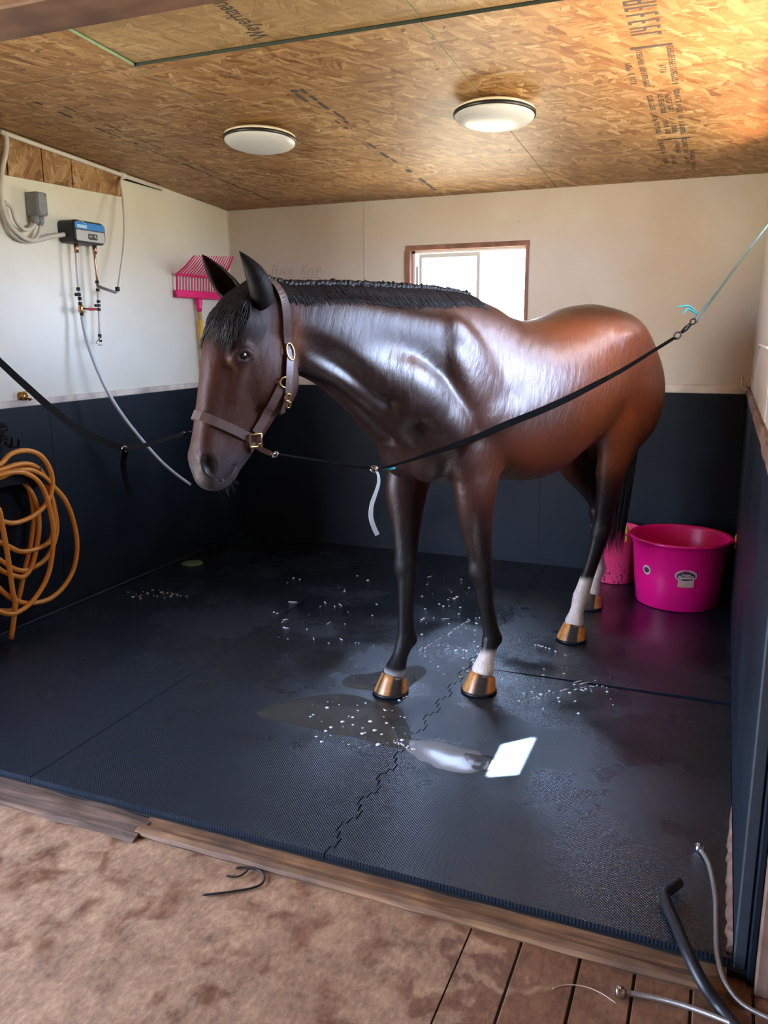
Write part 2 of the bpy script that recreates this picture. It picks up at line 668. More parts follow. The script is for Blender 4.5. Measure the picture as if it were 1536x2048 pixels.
def aisle_mat():
    """old floor boards under trodden dirt, with damp blotches"""
    m, nt, b = new_mat('dirty_floor_boards')
    tc = N(nt, 'TexCoord')
    n1 = N(nt, 'TexNoise')
    n1.inputs['Scale'].default_value = 9
    n1.inputs['Detail'].default_value = 12
    n1.inputs['Roughness'].default_value = .72
    L(nt, tc.outputs['Object'], n1.inputs['Vector'])
    base = ramp(nt, [(.34, (.165, .092, .054)), (.5, (.35, .208, .120)), (.66, (.54, .345, .195))])
    nf = N(nt, 'TexNoise')
    nf.inputs['Scale'].default_value = 75
    nf.inputs['Detail'].default_value = 5
    nf.inputs['Roughness'].default_value = .7
    mpf = N(nt, 'Mapping')
    mpf.inputs['Rotation'].default_value = (0, 0, .6)
    mpf.inputs['Scale'].default_value = (1, .45, 1)
    L(nt, tc.outputs['Object'], mpf.inputs[0])
    L(nt, mpf.outputs[0], nf.inputs['Vector'])
    nm = N(nt, 'MixRGB')
    nm.inputs[0].default_value = .45
    L(nt, n1.outputs['Fac'], nm.inputs[1])
    L(nt, nf.outputs['Fac'], nm.inputs[2])
    L(nt, nm.outputs[0], base.inputs[0])
    # damp blotches
    n2 = N(nt, 'TexNoise')
    n2.inputs['Scale'].default_value = 10
    n2.inputs['Detail'].default_value = 8
    n2.inputs['Distortion'].default_value = .4
    mp = N(nt, 'Mapping')
    mp.inputs['Location'].default_value = (2.1, .6, 0)
    L(nt, tc.outputs['Object'], mp.inputs[0])
    L(nt, mp.outputs[0], n2.inputs['Vector'])
    damp = ramp(nt, [(.50, (0, 0, 0)), (.66, (1, 1, 1))])
    L(nt, n2.outputs['Fac'], damp.inputs[0])
    # bare dark boards towards the right jamb, where less dirt lies
    sx = N(nt, 'SeparateXYZ')
    L(nt, tc.outputs['Object'], sx.inputs[0])
    mr = N(nt, 'MapRange')
    mr.inputs['From Min'].default_value = -.75
    mr.inputs['From Max'].default_value = -.1
    L(nt, sx.outputs['X'], mr.inputs['Value'])
    n5 = N(nt, 'Math', operation='MULTIPLY_ADD')
    n5.inputs[1].default_value = 1.9
    n5.inputs[2].default_value = -.95
    L(nt, n2.outputs['Fac'], n5.inputs[0])
    bare = N(nt, 'Math', operation='ADD')
    L(nt, mr.outputs[0], bare.inputs[0])
    L(nt, n5.outputs[0], bare.inputs[1])
    bs = ramp(nt, [(.30, (0, 0, 0)), (.42, (1, 1, 1))])
    L(nt, bare.outputs[0], bs.inputs[0])
    mxm = N(nt, 'Math', operation='MAXIMUM')
    L(nt, damp.outputs[0], mxm.inputs[0])
    L(nt, bs.outputs[0], mxm.inputs[1])
    dk = N(nt, 'MixRGB', blend_type='MULTIPLY')
    dk.inputs[2].default_value = (.50, .36, .33, 1)
    m9 = N(nt, 'Math', operation='MULTIPLY')
    m9.inputs[1].default_value = .85
    L(nt, mxm.outputs[0], m9.inputs[0])
    L(nt, m9.outputs[0], dk.inputs[0])
    L(nt, base.outputs[0], dk.inputs[1])
    # fine grit
    vo = N(nt, 'TexVoronoi')
    vo.inputs['Scale'].default_value = 42
    L(nt, tc.outputs['Object'], vo.inputs['Vector'])
    sp = ramp(nt, [(0, (1, 1, 1)), (.05, (1, 1, 1)), (.09, (0, 0, 0))])
    L(nt, vo.outputs['Distance'], sp.inputs[0])
    m8 = N(nt, 'Math', operation='MULTIPLY')
    m8.inputs[1].default_value = .85
    L(nt, sp.outputs[0], m8.inputs[0])
    gx = N(nt, 'MixRGB')
    gx.inputs[2].default_value = (.07, .042, .03, 1)
    L(nt, m8.outputs[0], gx.inputs[0])
    L(nt, dk.outputs[0], gx.inputs[1])
    L(nt, gx.outputs[0], b.inputs['Base Color'])
    rr = ramp(nt, [(0, (.8, .8, .8)), (1, (.42, .42, .42))])
    L(nt, mxm.outputs[0], rr.inputs[0])
    L(nt, rr.outputs[0], b.inputs['Roughness'])
    b.inputs['Specular IOR Level'].default_value = .3
    bp = N(nt, 'Bump')
    bp.inputs['Strength'].default_value = .5
    bp.inputs['Distance'].default_value = .006
    L(nt, n1.outputs['Fac'], bp.inputs['Height'])
    L(nt, bp.outputs[0], b.inputs['Normal'])
    return m


M_OSB = osb_mat()
M_OSB_UP = osb_mat(True)
M_OSB_PALE = osb_mat(False, .45)
M_WALL_L = wall_mat('white_washable_panel', (.74, .75, .63), (.62, .56, .42), .55)
M_WALL_B = wall_mat('white_panel_beige_lit', (.62, .58, .49), (.52, .43, .31), .65)  # white panel too, with the beige light on it put into the colour
M_RUBW = rubber_wall_mat()
M_MAT = mat_rubber()
M_AISLE = aisle_mat()
M_CREAM_TRIM = wood_mat('cream_painted_trim', (.62, .56, .46), (.74, .68, .58), 'Y', .5, .5, .1)
M_BROWN = wood_mat('brown_stained_wood', (.11, .055, .034), (.20, .105, .066), 'X', .6, .55, .3)
M_JAMB = wood_mat('worn_jamb_wood', (.12, .066, .046), (.27, .160, .11), 'Z', .7, .6, .5)
M_SILL = wood_mat('worn_sill_timber', (.060, .032, .020), (.34, .170, .070), 'X', 1.6, .7, 1.0)
M_SILLD = wood_mat('decayed_sill_timber', (.045, .028, .020), (.20, .115, .070), 'X', 1.8, .75, 1.0)
M_REDWOOD = wood_mat('reddish_window_trim', (.20, .085, .05), (.36, .17, .11), 'Z', .7, .5, .2)
M_DARK = simple('dark_gap', (.006, .006, .007), .9)
M_INK = simple('black_ink', (.05, .045, .04), .8)
M_STEEL = simple('galvanised_screw', (.30, .30, .30), .4, .8)
M_GREEN = simple('green_board_edge', (.28, .42, .26), .6, var=.3)
M_GREEN_SHADE = simple('shaded_green_board_edge', (.03, .05, .035), .7, var=.3)  # same green edge paint, darkened to stand for shade
M_OUT = simple('sun_blocker_board', (.35, .33, .30), .8)  # for the added boards that block the sun out of view

ZF = -0.045          # aisle floor
ROOF = 0.16


def struct(o):
    return tag(o, kind='structure')


def wall_with_hole(name, m, axis, c, th, u0, u1, z0, z1, h=None, top=None):
    """a wall slab across axis; hole h = (u0, u1, z0, z1); top(u) gives a sloping top"""
    mb = MB()

    def slab(a, b_, zl, zt_a, zt_b):
        p = []
        for d in (0, th):
            for (u, z) in ((a, zl), (b_, zl), (b_, zt_b), (a, zt_a)):
                p.append((c + d, u, z) if axis == 'X' else (u, c + d, z))
        mb.add(p, [(0, 1, 2, 3), (7, 6, 5, 4), (0, 4, 5, 1), (1, 5, 6, 2), (2, 6, 7, 3), (3, 7, 4, 0)])
    tp = top or (lambda u: z1)
    if h is None:
        slab(u0, u1, z0, tp(u0), tp(u1))
    else:
        u = u0
        for q in (h if isinstance(h, list) else [h]):
            slab(u, q[0], z0, tp(u), tp(q[0]))
            slab(q[0], q[1], z0, q[2], q[2])
            slab(q[0], q[1], q[3], tp(q[0]), tp(q[1]))
            u = q[1]
        slab(u, u1, z0, tp(u), tp(u1))
    return struct(mb.build(name, m))


# ------------------------------------------------------------------ shell of the wash stall
wall_left = wall_with_hole('wall_left', M_WALL_L, 'X', XL, -.12, YT, YB + .12, -.1, 2.9, top=lambda u: ceil_z(u) + .05)
wall_back = wall_with_hole('wall_back', M_WALL_B, 'Y', YB, .12, XL, XR + .12, -.1, ceil_z(YB) + .05, (BW_X0, BW_X1, BW_Z0, BW_Z1))
wall_right = wall_with_hole('wall_right', M_WALL_B, 'X', XR, .12, YT + .02, YB, -.1, 2.9, [(RW_Y0, RW_Y1, RW_Z0, RW_Z1), (R2_Y0, R2_Y1, R2_Z0, R2_Z1)], top=lambda u: ceil_z(u) + .05)

# ceiling deck with the boards nailed below it
_v = [(XL - .12, 1.6, ceil_z(1.6) + .034), (XR + .12, 1.6, ceil_z(1.6) + .034), (XR + .12, YB + .12, ceil_z(YB + .12) + .034), (XL - .12, YB + .12, ceil_z(YB + .12) + .034)]
ceiling = struct(pyd('ceiling', _v + [(x, y, z + .08) for x, y, z in _v], [(0, 1, 2, 3), (7, 6, 5, 4), (0, 4, 5, 1), (1, 5, 6, 2), (2, 6, 7, 3), (3, 7, 4, 0)], M_DARK))


def osb_panel(x0, x1, y0, y1, drop, m=None):
    g = .0018
    x0 += g; x1 -= g; y0 += g; y1 -= g
    lo = [(x0, y0, ceil_z(y0) - drop), (x1, y0, ceil_z(y0) - drop), (x1, y1, ceil_z(y1) - drop), (x0, y1, ceil_z(y1) - drop)]
    up = [(x, y, z + .012) for x, y, z in lo]
    o = pyd('osb_panel', lo + up, [(3, 2, 1, 0), (4, 5, 6, 7), (0, 1, 5, 4), (1, 2, 6, 5), (2, 3, 7, 6), (3, 0, 4, 7)], m or M_OSB, ceiling)
    o.data.materials.append(M_GREEN)
    o.data.materials.append(M_GREEN_SHADE)
    for p in o.data.polygons:            # edges sealed with green paint; Y-facing ones coloured darker for their shade
        if abs(p.normal.z) < .5:
            p.material_index = 1 if abs(p.normal.x) > .5 else 2
    return o


for (x0, x1) in ((XL, -2.325), (-2.325, -1.083), (-1.083, XR)):
    osb_panel(x0, x1, 3.0, YB, 0)
osb_panel(XL, -2.325, 1.75, 3.0, 0)
osb_panel(-2.325, -1.083, 1.75, 3.0, -.012, M_OSB_PALE)
osb_panel(-1.083, XR, 1.75, 3.0, -.012, M_OSB_PALE)

# ink printed on the boards
def ink_text(txt, size, p, xdir, ydir, name='printed_mark', m=None, parent=None, shear=0, sx=1.0, off=.0006):
    cu = bpy.data.curves.new(name, 'FONT')
    cu.body = txt
    cu.size = size
    cu.shear = shear
    cu.align_x = 'LEFT'
    to = bpy.data.objects.new(name, cu)
    COL.objects.link(to)
    bpy.context.view_layer.update()
    me = bpy.data.meshes.new_from_object(to.evaluated_get(bpy.context.evaluated_depsgraph_get()))
    bpy.data.objects.remove(to)
    X = Vector(xdir).normalized() * sx
    Y = Vector(ydir).normalized()
    Z = X.cross(Y).normalized()
    for v in me.vertices:
        v.co = Vector(p) + X * v.co.x + Y * v.co.y + Z * off
    me.name = name
    me.materials.clear()
    return link(name, me, m or M_INK, parent)


SL = Vector((0, -1, .066)).normalized()          # along the boards towards the camera
ink_text('Weyerhaeuser', .105, (-1.665, 2.96, ceil_z(2.96) + .0115), SL, (-1, 0, 0), parent=ceiling, sx=.62)
for (x, y0, y1, w) in ((-1.845, 3.45, 5.52, .035), (-1.80, 3.45, 3.95, .025), (-3.06, 3.2, 5.55, .022), (-2.98, 3.3, 4.6, .012)):
    rg = random.Random(int(x * 1000))
    y = y0
    while y < y1:
        l = rg.uniform(.02, .13)
        if rg.random() < .72:
            a, b_ = y, min(y + l, y1)
            xx = x + rg.uniform(-.006, .006)
            ww = w * rg.uniform(.3, 1) / 2
            pyd('printed_mark', [(xx - ww, a, ceil_z(a) - .0007), (xx + ww, a, ceil_z(a) - .0007), (xx + ww, b_, ceil_z(b_) - .0007), (xx - ww, b_, ceil_z(b_) - .0007)], [(3, 2, 1, 0)], M_INK, ceiling)
        y += l + rg.uniform(.005, .03)
# the block of small, worn print on the right-hand board: too faded to read, so each sign is a few strokes
def worn_print(x, y0, y1, h, pitch, seed):
    r = random.Random(seed)
    mb = MB()

    def bar(xa, xb, ya, yb):
        mb.add([(xa, ya, ceil_z(ya) - .0007), (xb, ya, ceil_z(ya) - .0007), (xb, yb, ceil_z(yb) - .0007), (xa, yb, ceil_z(yb) - .0007)], [(3, 2, 1, 0)])
    y = y0
    while y + pitch * .8 < y1:
        w = pitch * .72
        s = pitch * .22
        if r.random() < .92:
            bar(x, x + h, y, y + s)
            if r.random() < .75: bar(x, x + h * r.choice((1, .5)), y + w - s, y + w)
            for q in (0, .5, 1):
                if r.random() < .6: bar(x + (h - s) * q, x + (h - s) * q + s, y + s, y + w - s)
        y += pitch
    mb.build('printed_mark', M_INK, ceiling)


worn_print(-.405, 3.02, 3.44, .105, .055, 1)
for (col, rows) in ((-.455, ((3.62, 3.86), )), (-.405, ((3.50, 3.95), (4.02, 4.22), (4.30, 4.62), (4.74, 4.98), (5.02, 5.20))),
                    (-.362, ((4.02, 4.30), (4.40, 4.62), (5.02, 5.22))), (-.330, ((3.66, 3.78), (4.02, 4.28), (4.36, 4.62), (4.76, 5.0))),
                    (-.292, ((3.50, 3.92), (3.98, 4.30), (4.34, 4.68), (4.72, 5.02), (5.06, 5.24))), (-.262, ((4.96, 5.16), (5.18, 5.36)))):
    for k, (a, b_) in enumerate(rows):
        worn_print(col, a, b_, .024, .022, int(col * 1000) + k)
for (yy, x0, x1) in ((3.47, -.42, -.27), (4.70, -.41, -.25)):
    pyd('printed_mark', [(x0, yy, ceil_z(yy) - .0007), (x1, yy, ceil_z(yy) - .0007), (x1, yy + .02, ceil_z(yy + .02) - .0007), (x0, yy + .02, ceil_z(yy + .02) - .0007)], [(3, 2, 1, 0)], M_INK, ceiling)
# nail heads
rg = random.Random(5)
for x in (-3.45, -2.40, -2.26, -1.16, -1.01, .06):
    for i in range(7):
        y = 3.06 + i * .40 + rg.uniform(-.03, .03)
        MB().lathe([(.006, 0), (.006, .002), (.002, .003)], (x + rg.uniform(-.01, .01), y, ceil_z(y) - .0005), (0, 0, -1), 8).build('nail_head', M_STEEL, ceiling)

# header beam across the front of the stall
_b = at(240, 42, Z=2.56)
beam = struct(MB().box((XL - .3, _b.y - .22, 2.56), (XR + 1.2, _b.y, 3.1), .006).build('trim_1', M_BROWN))

# ------------------------------------------------------------------ rubber sheets, ledge trims
def rubber_sheet(lo, hi, parent):
    return MB().box(lo, hi, .0008).build('rubber_sheet', M_RUBW, parent)


T = .016
for (a, b_) in ((YT, 3.604), (3.606, 4.8315), (4.8325, YB)):
    rubber_sheet((XL, a, -.02), (XL + T, b_, ZR), wall_left)
for (a, b_) in ((XL + T, -2.343), (-2.3425, -1.120), (-1.1195, XR - T)):
    rubber_sheet((a, YB - T, -.02), (b_, YB, ZR), wall_back)
for (a, b_) in ((YT + .02, 3.6015), (3.6025, YB - T)):
    rubber_sheet((XR - T, a, -.02), (XR, b_, ZR), wall_right)
struct(MB().box((XL, YT, ZR), (XL + .022, YB, ZR + .038), .004).build('trim_2', M_CREAM_TRIM))
struct(MB().box((XL + .022, YB - .022, ZR), (XR - .02, YB, ZR + .055), .004).build('trim_3', M_CREAM_TRIM))
# rail on the right wall, split and worn
mb = MB()
pr = []
rg = random.Random(3)
for i in range(25):
    y = 2.45 + (YB - .03 - 2.45) * i / 24
    e = rg.uniform(-.004, .004)
    pr.append([(XR - .022 + e * .4, y, ZR + e), (XR, y, ZR), (XR, y, ZR + .05 + rg.uniform(-.012, .004)), (XR - .016 + e, y, ZR + .045 + e)])
v = [p for q in pr for p in q]
f = [(i * 4 + k, i * 4 + (k + 1) % 4, i * 4 + 4 + (k + 1) % 4, i * 4 + 4 + k) for i in range(24) for k in range(4)] + [(3, 2, 1, 0), (96, 97, 98, 99)]
mb.add(v, f)
struct(mb.build('trim_4', M_JAMB))
# dark base batten along the foot of the left wall
struct(MB().box((XL + T, YT, -.02), (XL + T + .03, YB - .02, .025), .006).build('baseboard_left', M_RUBW))
# seam strip on the back wall, the corner bead
struct(MB().box((-2.437, YB - .006, ZR + .05), (-2.421, YB, ceil_z(YB)), .002).build('trim_5', M_WALL_B))
struct(MB().box((XL, YB - .008, ZR + .05), (XL + .008, YB, ceil_z(YB)), .002).build('trim_6', M_WALL_B))

# boards above the white panel on the left wall, with open joints
def left_top(y):
    return ceil_z(y) - .004


for (a, b_) in ((2.3, 3.05), (3.06, 3.47), (3.482, 3.722), (3.730, 3.945), (3.953, 4.368)):
    zb = lambda y: 2.432 + .02 * (y - 3.9)
    p = [(XL + d, y, z) for d in (0, .012) for (y, z) in ((a, zb(a)), (b_, zb(b_)), (b_, left_top(b_)), (a, left_top(a)))]
    pyd('osb_panel', p, [(0, 1, 2, 3), (7, 6, 5, 4), (0, 4, 5, 1), (1, 5, 6, 2), (2, 6, 7, 3), (3, 7, 4, 0)], M_OSB_UP, wall_left)
pyd('joint_gap', [(XL + .003, 2.3, 2.40), (XL + .003, 4.37, 2.441), (XL + .003, 4.37, left_top(4.37)), (XL + .003, 2.3, left_top(2.3))], [(0, 1, 2, 3)], M_DARK, wall_left)
pyd('joint_gap', [(XL + .002, 4.375, 2.545), (XL + .002, 4.80, 2.535), (XL + .002, 4.70, left_top(4.70)), (XL + .002, 4.375, left_top(4.375))], [(0, 1, 2, 3)], M_DARK, wall_left)

# ------------------------------------------------------------------ back window
win = empty('window_1', ((BW_X0 + BW_X1) / 2, YB, BW_Z0))
struct(win)
M_ALU = simple('window_sash_grey', (.62, .66, .64), .4)
M_PVC = simple('window_frame_white', (.85, .85, .82), .4)


def glass_mat():
    m, nt, b = new_mat('window_glass')
    b.inputs['Base Color'].default_value = (1, 1, 1, 1)
    b.inputs['Roughness'].default_value = 0.0
    b.inputs['Alpha'].default_value = .08
    b.inputs['Transmission Weight'].default_value = 0
    return m


M_GLASS = glass_mat()
x0, x1, z0, z1 = BW_X0, BW_X1, BW_Z0, BW_Z1
for nm, lo, hi in (('casing', (x0 - .004, YB - .010, z1 - .030), (x1 + .012, YB + .07, z1 + .004)), ('casing', (x0 - .012, YB - .010, z0), (x0 + .030, YB + .07, z1 - .03)),
                   ('casing', (x1 - .012, YB - .010, z0), (x1 + .010, YB + .07, z1 - .03)), ('casing', (x0 - .012, YB - .014, z0 - .03), (x1 + .012, YB + .07, z0 + .01))):
    MB().box(lo, hi, .002).build(nm, M_REDWOOD, win)
for nm, lo, hi in (('frame', (x0 + .030, YB + .035, z0 + .01), (x0 + .055, YB + .095, z1 - .03)), ('frame', (x0 + .03, YB + .035, z1 - .048), (x1 - .012, YB + .095, z1 - .03)),
                   ('frame', (x1 - .026, YB + .05, z0 + .01), (x1 - .012, YB + .095, z1 - .048)), ('frame', (x0 + .03, YB + .035, z0 + .01), (x1 - .012, YB + .095, z0 + .03))):
    MB().box(lo, hi, .002).build(nm, M_PVC, win)
sa, sb = x0 + .075, -1.598
sash = MB().box((sa, YB + .05, z0 + .03), (sa + .024, YB + .075, z1 - .05), .002).box((sb - .026, YB + .05, z0 + .03), (sb, YB + .075, z1 - .05), .002)
sash.box((sa + .024, YB + .05, z1 - .078), (sb - .026, YB + .075, z1 - .05), .002).box((sa + .024, YB + .05, z0 + .03), (sb - .026, YB + .075, z0 + .055), .002)
so = sash.build('sash', M_ALU, win)
MB().box((sa + .02, YB + .062, z0 + .05), (sb - .02, YB + .065, z1 - .07)).build('pane', M_GLASS, so)
MB().box((sb, YB + .080, z0 + .03), (x1 - .026, YB + .083, z1 - .048)).build('pane', M_GLASS, win)
MB().box((x0 + .058, YB + .045, 1.80), (x0 + .066, YB + .06, 2.06), .002).build('latch', M_DARK, win)

# window in the right wall, just beside what the camera sees; the far one is added for highlights
for nm, (ya, yb, za, zb_) in (('window_2', (RW_Y0, RW_Y1, RW_Z0, RW_Z1)), ('added_window', (R2_Y0, R2_Y1, R2_Z0, R2_Z1))):
    win2 = empty(nm, (XR, (ya + yb) / 2, za))
    struct(win2)
    for lo, hi in (((XR + .03, ya, za), (XR + .09, ya + .03, zb_)), ((XR + .03, yb - .03, za), (XR + .09, yb, zb_)),
                   ((XR + .03, ya + .03, zb_ - .03), (XR + .09, yb - .03, zb_)), ((XR + .03, ya + .03, za), (XR + .09, yb - .03, za + .03))):
        MB().box(lo, hi, .002).build('frame', M_PVC, win2)

# ------------------------------------------------------------------ barn around the stall (mostly outside the frame)
struct(MB().box((-4.4, -3.1, ZF - .1), (2.2, YB + .2, ZF - .005)).build('floor', M_AISLE))
struct(MB().box((XL - .1, YT - .01, ZF - .004), (XR + .1, YB + .1, -.021)).build('floor_stall', M_DARK))
wall_with_hole('wall_aisle_left', M_BROWN, 'X', -4.2, -.1, -3.0, YT + .1, -.2, 3.2, (LD_Y0, LD_Y1, ZF, 2.4))
wall_with_hole('wall_aisle_right', M_BROWN, 'X', 1.9, .1, -3.0, YT + .1, -.2, 3.2)
wall_with_hole('wall_front', M_BROWN, 'Y', -3.0, -.1, -4.3, 2.0, -.2, 3.2)
wall_with_hole('wall_stub_left', M_BROWN, 'Y', YT, .1, -4.3, XL, -.2, 3.2)
wall_with_hole('wall_stub_right', M_BROWN, 'Y', YT + .02, .1, XR + .12, 2.0, -.2, 3.2)
struct(MB().box((-4.4, -3.2, 2.95), (2.1, 2.2, 3.05)).build('roof_aisle', M_BROWN))

# unseen eaves added to block the sun; the gap is cut to shape the sun patch
patch = [at(975, 1553, Z=0), at(1035, 1548, Z=0), at(1070, 1475, Z=0), at(1005, 1490, Z=0)]
ze = 2.62
k = ze / -SUN_DIR.z
hole = [p - SUN_DIR * k for p in patch]
hx0, hx1 = min(p.x for p in hole), max(p.x for p in hole)
hy0, hy1 = min(p.y for p in hole), max(p.y for p in hole)
ex0, ex1, ey0, ey1 = XR + .02, .75, 2.1, YB + .5
outer = [(ex0, ey0), (ex1, ey0), (ex1, ey1), (ex0, ey1)]
v = [(x, y, ze) for x, y in outer] + [(p.x, p.y, ze) for p in hole]
f = [(0, 1, 5, 4), (1, 2, 6, 5), (2, 3, 7, 6), (3, 0, 4, 7)]
v2 = v + [(x, y, z + .004) for x, y, z in v]
f2 = f + [tuple(i + 8 for i in q[::-1]) for q in f] + [(4 + i, 4 + (i + 1) % 4, 12 + (i + 1) % 4, 12 + i) for i in range(4)] + [(i, 8 + i, 8 + (i + 1) % 4, (i + 1) % 4) for i in range(4)]
struct(pyd('sun_blocker_side', v2, f2, M_OUT))
struct(MB().box((XL - .5, YB + .1, 2.60), (ex0, YB + .6, 2.64)).build('sun_blocker_back', M_OUT))  # added out of view to keep sun out of the back window
# ================================================================== the horse
HORSE_ANG = -0.45
HA = np.array([math.sin(HORSE_ANG), -math.cos(HORSE_ANG), 0.0])      # forward
HL = np.array([-HA[1], HA[0], 0.0])                                  # the horse's left
HO = np.array([-0.864, 3.9, 0.0])


def hw(s, t, z):
    """horse coordinates (forward, left, up) to the room"""
    return Vector(HO + HA * s + HL * t + np.array([0, 0, z]))


def hw_arr(P):
    return HO + P[:, :1] * HA + P[:, 1:2] * HL + P[:, 2:3] * np.array([0, 0, 1.0])


class Field:
    def __init__(self, lo, hi, h):
        self.lo, self.h = np.array(lo, float), h
        self.n = np.ceil((np.array(hi) - self.lo) / h).astype(int) + 1
        self.d = np.full(self.n, 1.0, np.float32)

    def sub(self, lo, hi):
        i0 = np.clip(((np.array(lo) - self.lo) / self.h).astype(int), 0, self.n - 1)
        i1 = np.clip(((np.array(hi) - self.lo) / self.h).astype(int) + 2, 1, self.n)
        sl = tuple(slice(a, b) for a, b in zip(i0, i1))
        ax = [(self.lo[k] + self.h * np.arange(i0[k], i1[k])).astype(np.float32) for k in range(3)]
        return sl, np.meshgrid(*ax, indexing='ij', sparse=True)

    def put(self, sl, d, k, op='add'):
        a = self.d[sl]
        if op == 'cut':
            d = -d
            h = np.clip(0.5 + 0.5 * (d - a) / k, 0, 1)
            self.d[sl] = a + (d - a) * h + k * h * (1 - h)
        else:
            h = np.clip(0.5 + 0.5 * (d - a) / k, 0, 1)
            self.d[sl] = d + (a - d) * h - k * h * (1 - h)

    def ell(self, c, r, k=0.05, rot=0.0, yaw=0.0, op='add'):
        """ellipsoid; rot tilts it in the s-z plane, yaw turns it in the s-t plane"""
        m = max(r) + k * 1.2
        sl, (S, T, Z) = self.sub(np.array(c) - m, np.array(c) + m)
        s, t, z = S - c[0], T - c[1], Z - c[2]
        if yaw:
            ca, sa = math.cos(yaw), math.sin(yaw)
            s, t = ca * s + sa * t, -sa * s + ca * t
        if rot:
            ca, sa = math.cos(rot), math.sin(rot)
            s, z = ca * s + sa * z, -sa * s + ca * z
        k0 = np.sqrt((s / r[0]) ** 2 + (t / r[1]) ** 2 + (z / r[2]) ** 2) + 1e-6
        k1 = np.sqrt((s / r[0] ** 2) ** 2 + (t / r[1] ** 2) ** 2 + (z / r[2] ** 2) ** 2) + 1e-6
        self.put(sl, np.maximum(k0 * (k0 - 1) / k1, -min(r)), k, op)

    def both(self, c, r, k=0.05, rot=0.0, yaw=0.0, op='add'):
        self.ell(c, r, k, rot, yaw, op)
        self.ell((c[0], -c[1], c[2]), r, k, rot, -yaw, op)

    def chain(self, nodes, k=0.04, sub=4, op='add'):
        """swept elliptical section: nodes (s, t, z, radius in the s-z plane, radius sideways)"""
        P = np.array(nodes, float)
        n = len(P)
        Q = []
        for i in range(n - 1):
            p0 = P[i - 1] if i > 0 else 2 * P[0] - P[1]
            p1, p2 = P[i], P[i + 1]
            p3 = P[i + 2] if i + 2 < n else 2 * P[-1] - P[-2]
            for j in range(sub):
                u = j / sub
                Q.append(0.5 * (2 * p1 + (p2 - p0) * u + (2 * p0 - 5 * p1 + 4 * p2 - p3) * u * u + (3 * p1 - p0 - 3 * p2 + p3) * u ** 3))
        Q.append(P[-1])
        Q = np.array(Q)
        m = max(Q[:, 3].max(), Q[:, 4].max()) + k * 1.2
        best = None
        lo, hi = Q[:, :3].min(0) - m, Q[:, :3].max(0) + m
        sl, (S, T, Z) = self.sub(lo, hi)
        shp = np.broadcast_shapes(S.shape, T.shape, Z.shape)
        bd = np.full(shp, 1e9, np.float32)
        out = np.full(shp, 1e9, np.float32)
        for i in range(len(Q) - 1):
            a, b = Q[i], Q[i + 1]
            ab = b[:3] - a[:3]
            ln = np.linalg.norm(ab)
            u = ab / ln
            s, t, z = S - a[0], T - a[1], Z - a[2]
            hh = (s * u[0] + t * u[1] + z * u[2]) / ln
            hc = np.clip(hh, 0, 1)
            qs, qt, qz = s - hc * ab[0], t - hc * ab[1], z - hc * ab[2]
            d2 = qs * qs + qt * qt + qz * qz
            e_t = np.array([0, 1.0, 0]) - u * u[1]
            e_t /= np.linalg.norm(e_t)
            e_n = np.cross(u, e_t)
            ra = a[3] + (b[3] - a[3]) * hc
            rb = a[4] + (b[4] - a[4]) * hc
            nn = qs * e_n[0] + qt * e_n[1] + qz * e_n[2]
            mm = qs * e_t[0] + qt * e_t[1] + qz * e_t[2]
            cc = qs * u[0] + qt * u[1] + qz * u[2]
            rc = np.minimum(ra, rb)
            k0 = np.sqrt((nn / ra) ** 2 + (mm / rb) ** 2 + (cc / rc) ** 2) + 1e-6
            k1 = np.sqrt((nn / ra ** 2) ** 2 + (mm / rb ** 2) ** 2 + (cc / rc ** 2) ** 2) + 1e-6
            dd = np.maximum(k0 * (k0 - 1) / k1, -rc)
            w = d2 < bd
            bd = np.where(w, d2, bd)
            out = np.where(w, dd, out)
        self.put(sl, out, k, op)

    def trunk(self, st, k=0.05):
        """stations: s, top z, bottom z, half width, height of the widest place, top exponent"""
        A = np.array(sorted(st), float)
        ss = np.linspace(A[0, 0], A[-1, 0], 240)

        def ip(c):
            y = np.interp(ss, A[:, 0], A[:, c])
            ker = np.hanning(23); ker /= ker.sum()
            yp = np.pad(y, 11, mode='edge')
            return np.convolve(yp, ker, 'valid')
        cols = [ip(c) for c in range(1, 6)]
        lo = (A[0, 0] - .02, -0.42, A[:, 2].min() - .08)
        hi = (A[-1, 0] + .02, 0.42, A[:, 1].max() + .08)
        sl, (S, T, Z) = self.sub(lo, hi)
        top, bot, wd, zw, ex = [np.interp(S, ss, c) for c in cols]
        zz = Z - zw
        h = np.where(zz > 0, top - zw, zw - bot)
        p = np.where(zz > 0, ex, 2.15)
        k0 = ((np.abs(T) / wd) ** p + (np.abs(zz) / h) ** p + 1e-9) ** (1 / p)
        d = (k0 - 1) * np.minimum(wd, h) * 0.85
        e = np.maximum(A[0, 0] + .01 - S, S - A[-1, 0] + .01)
        self.put(sl, np.maximum(d, e).astype(np.float32), k)

    def mesh(self):
        d = self.d
        ins = d < 0
        c = np.zeros(np.array(d.shape) - 1, np.int8)
        for i in (0, 1):
            for j in (0, 1):
                for k in (0, 1):
                    c += ins[i:d.shape[0] - 1 + i, j:d.shape[1] - 1 + j, k:d.shape[2] - 1 + k]
        cells = np.argwhere((c > 0) & (c < 8))
        idx = np.full(c.shape, -1, np.int64)
        idx[tuple(cells.T)] = np.arange(len(cells))
        acc = np.zeros((len(cells), 3)); cnt = np.zeros(len(cells))
        corners = [(i, j, k) for i in (0, 1) for j in (0, 1) for k in (0, 1)]
        val = {q: d[cells[:, 0] + q[0], cells[:, 1] + q[1], cells[:, 2] + q[2]] for q in corners}
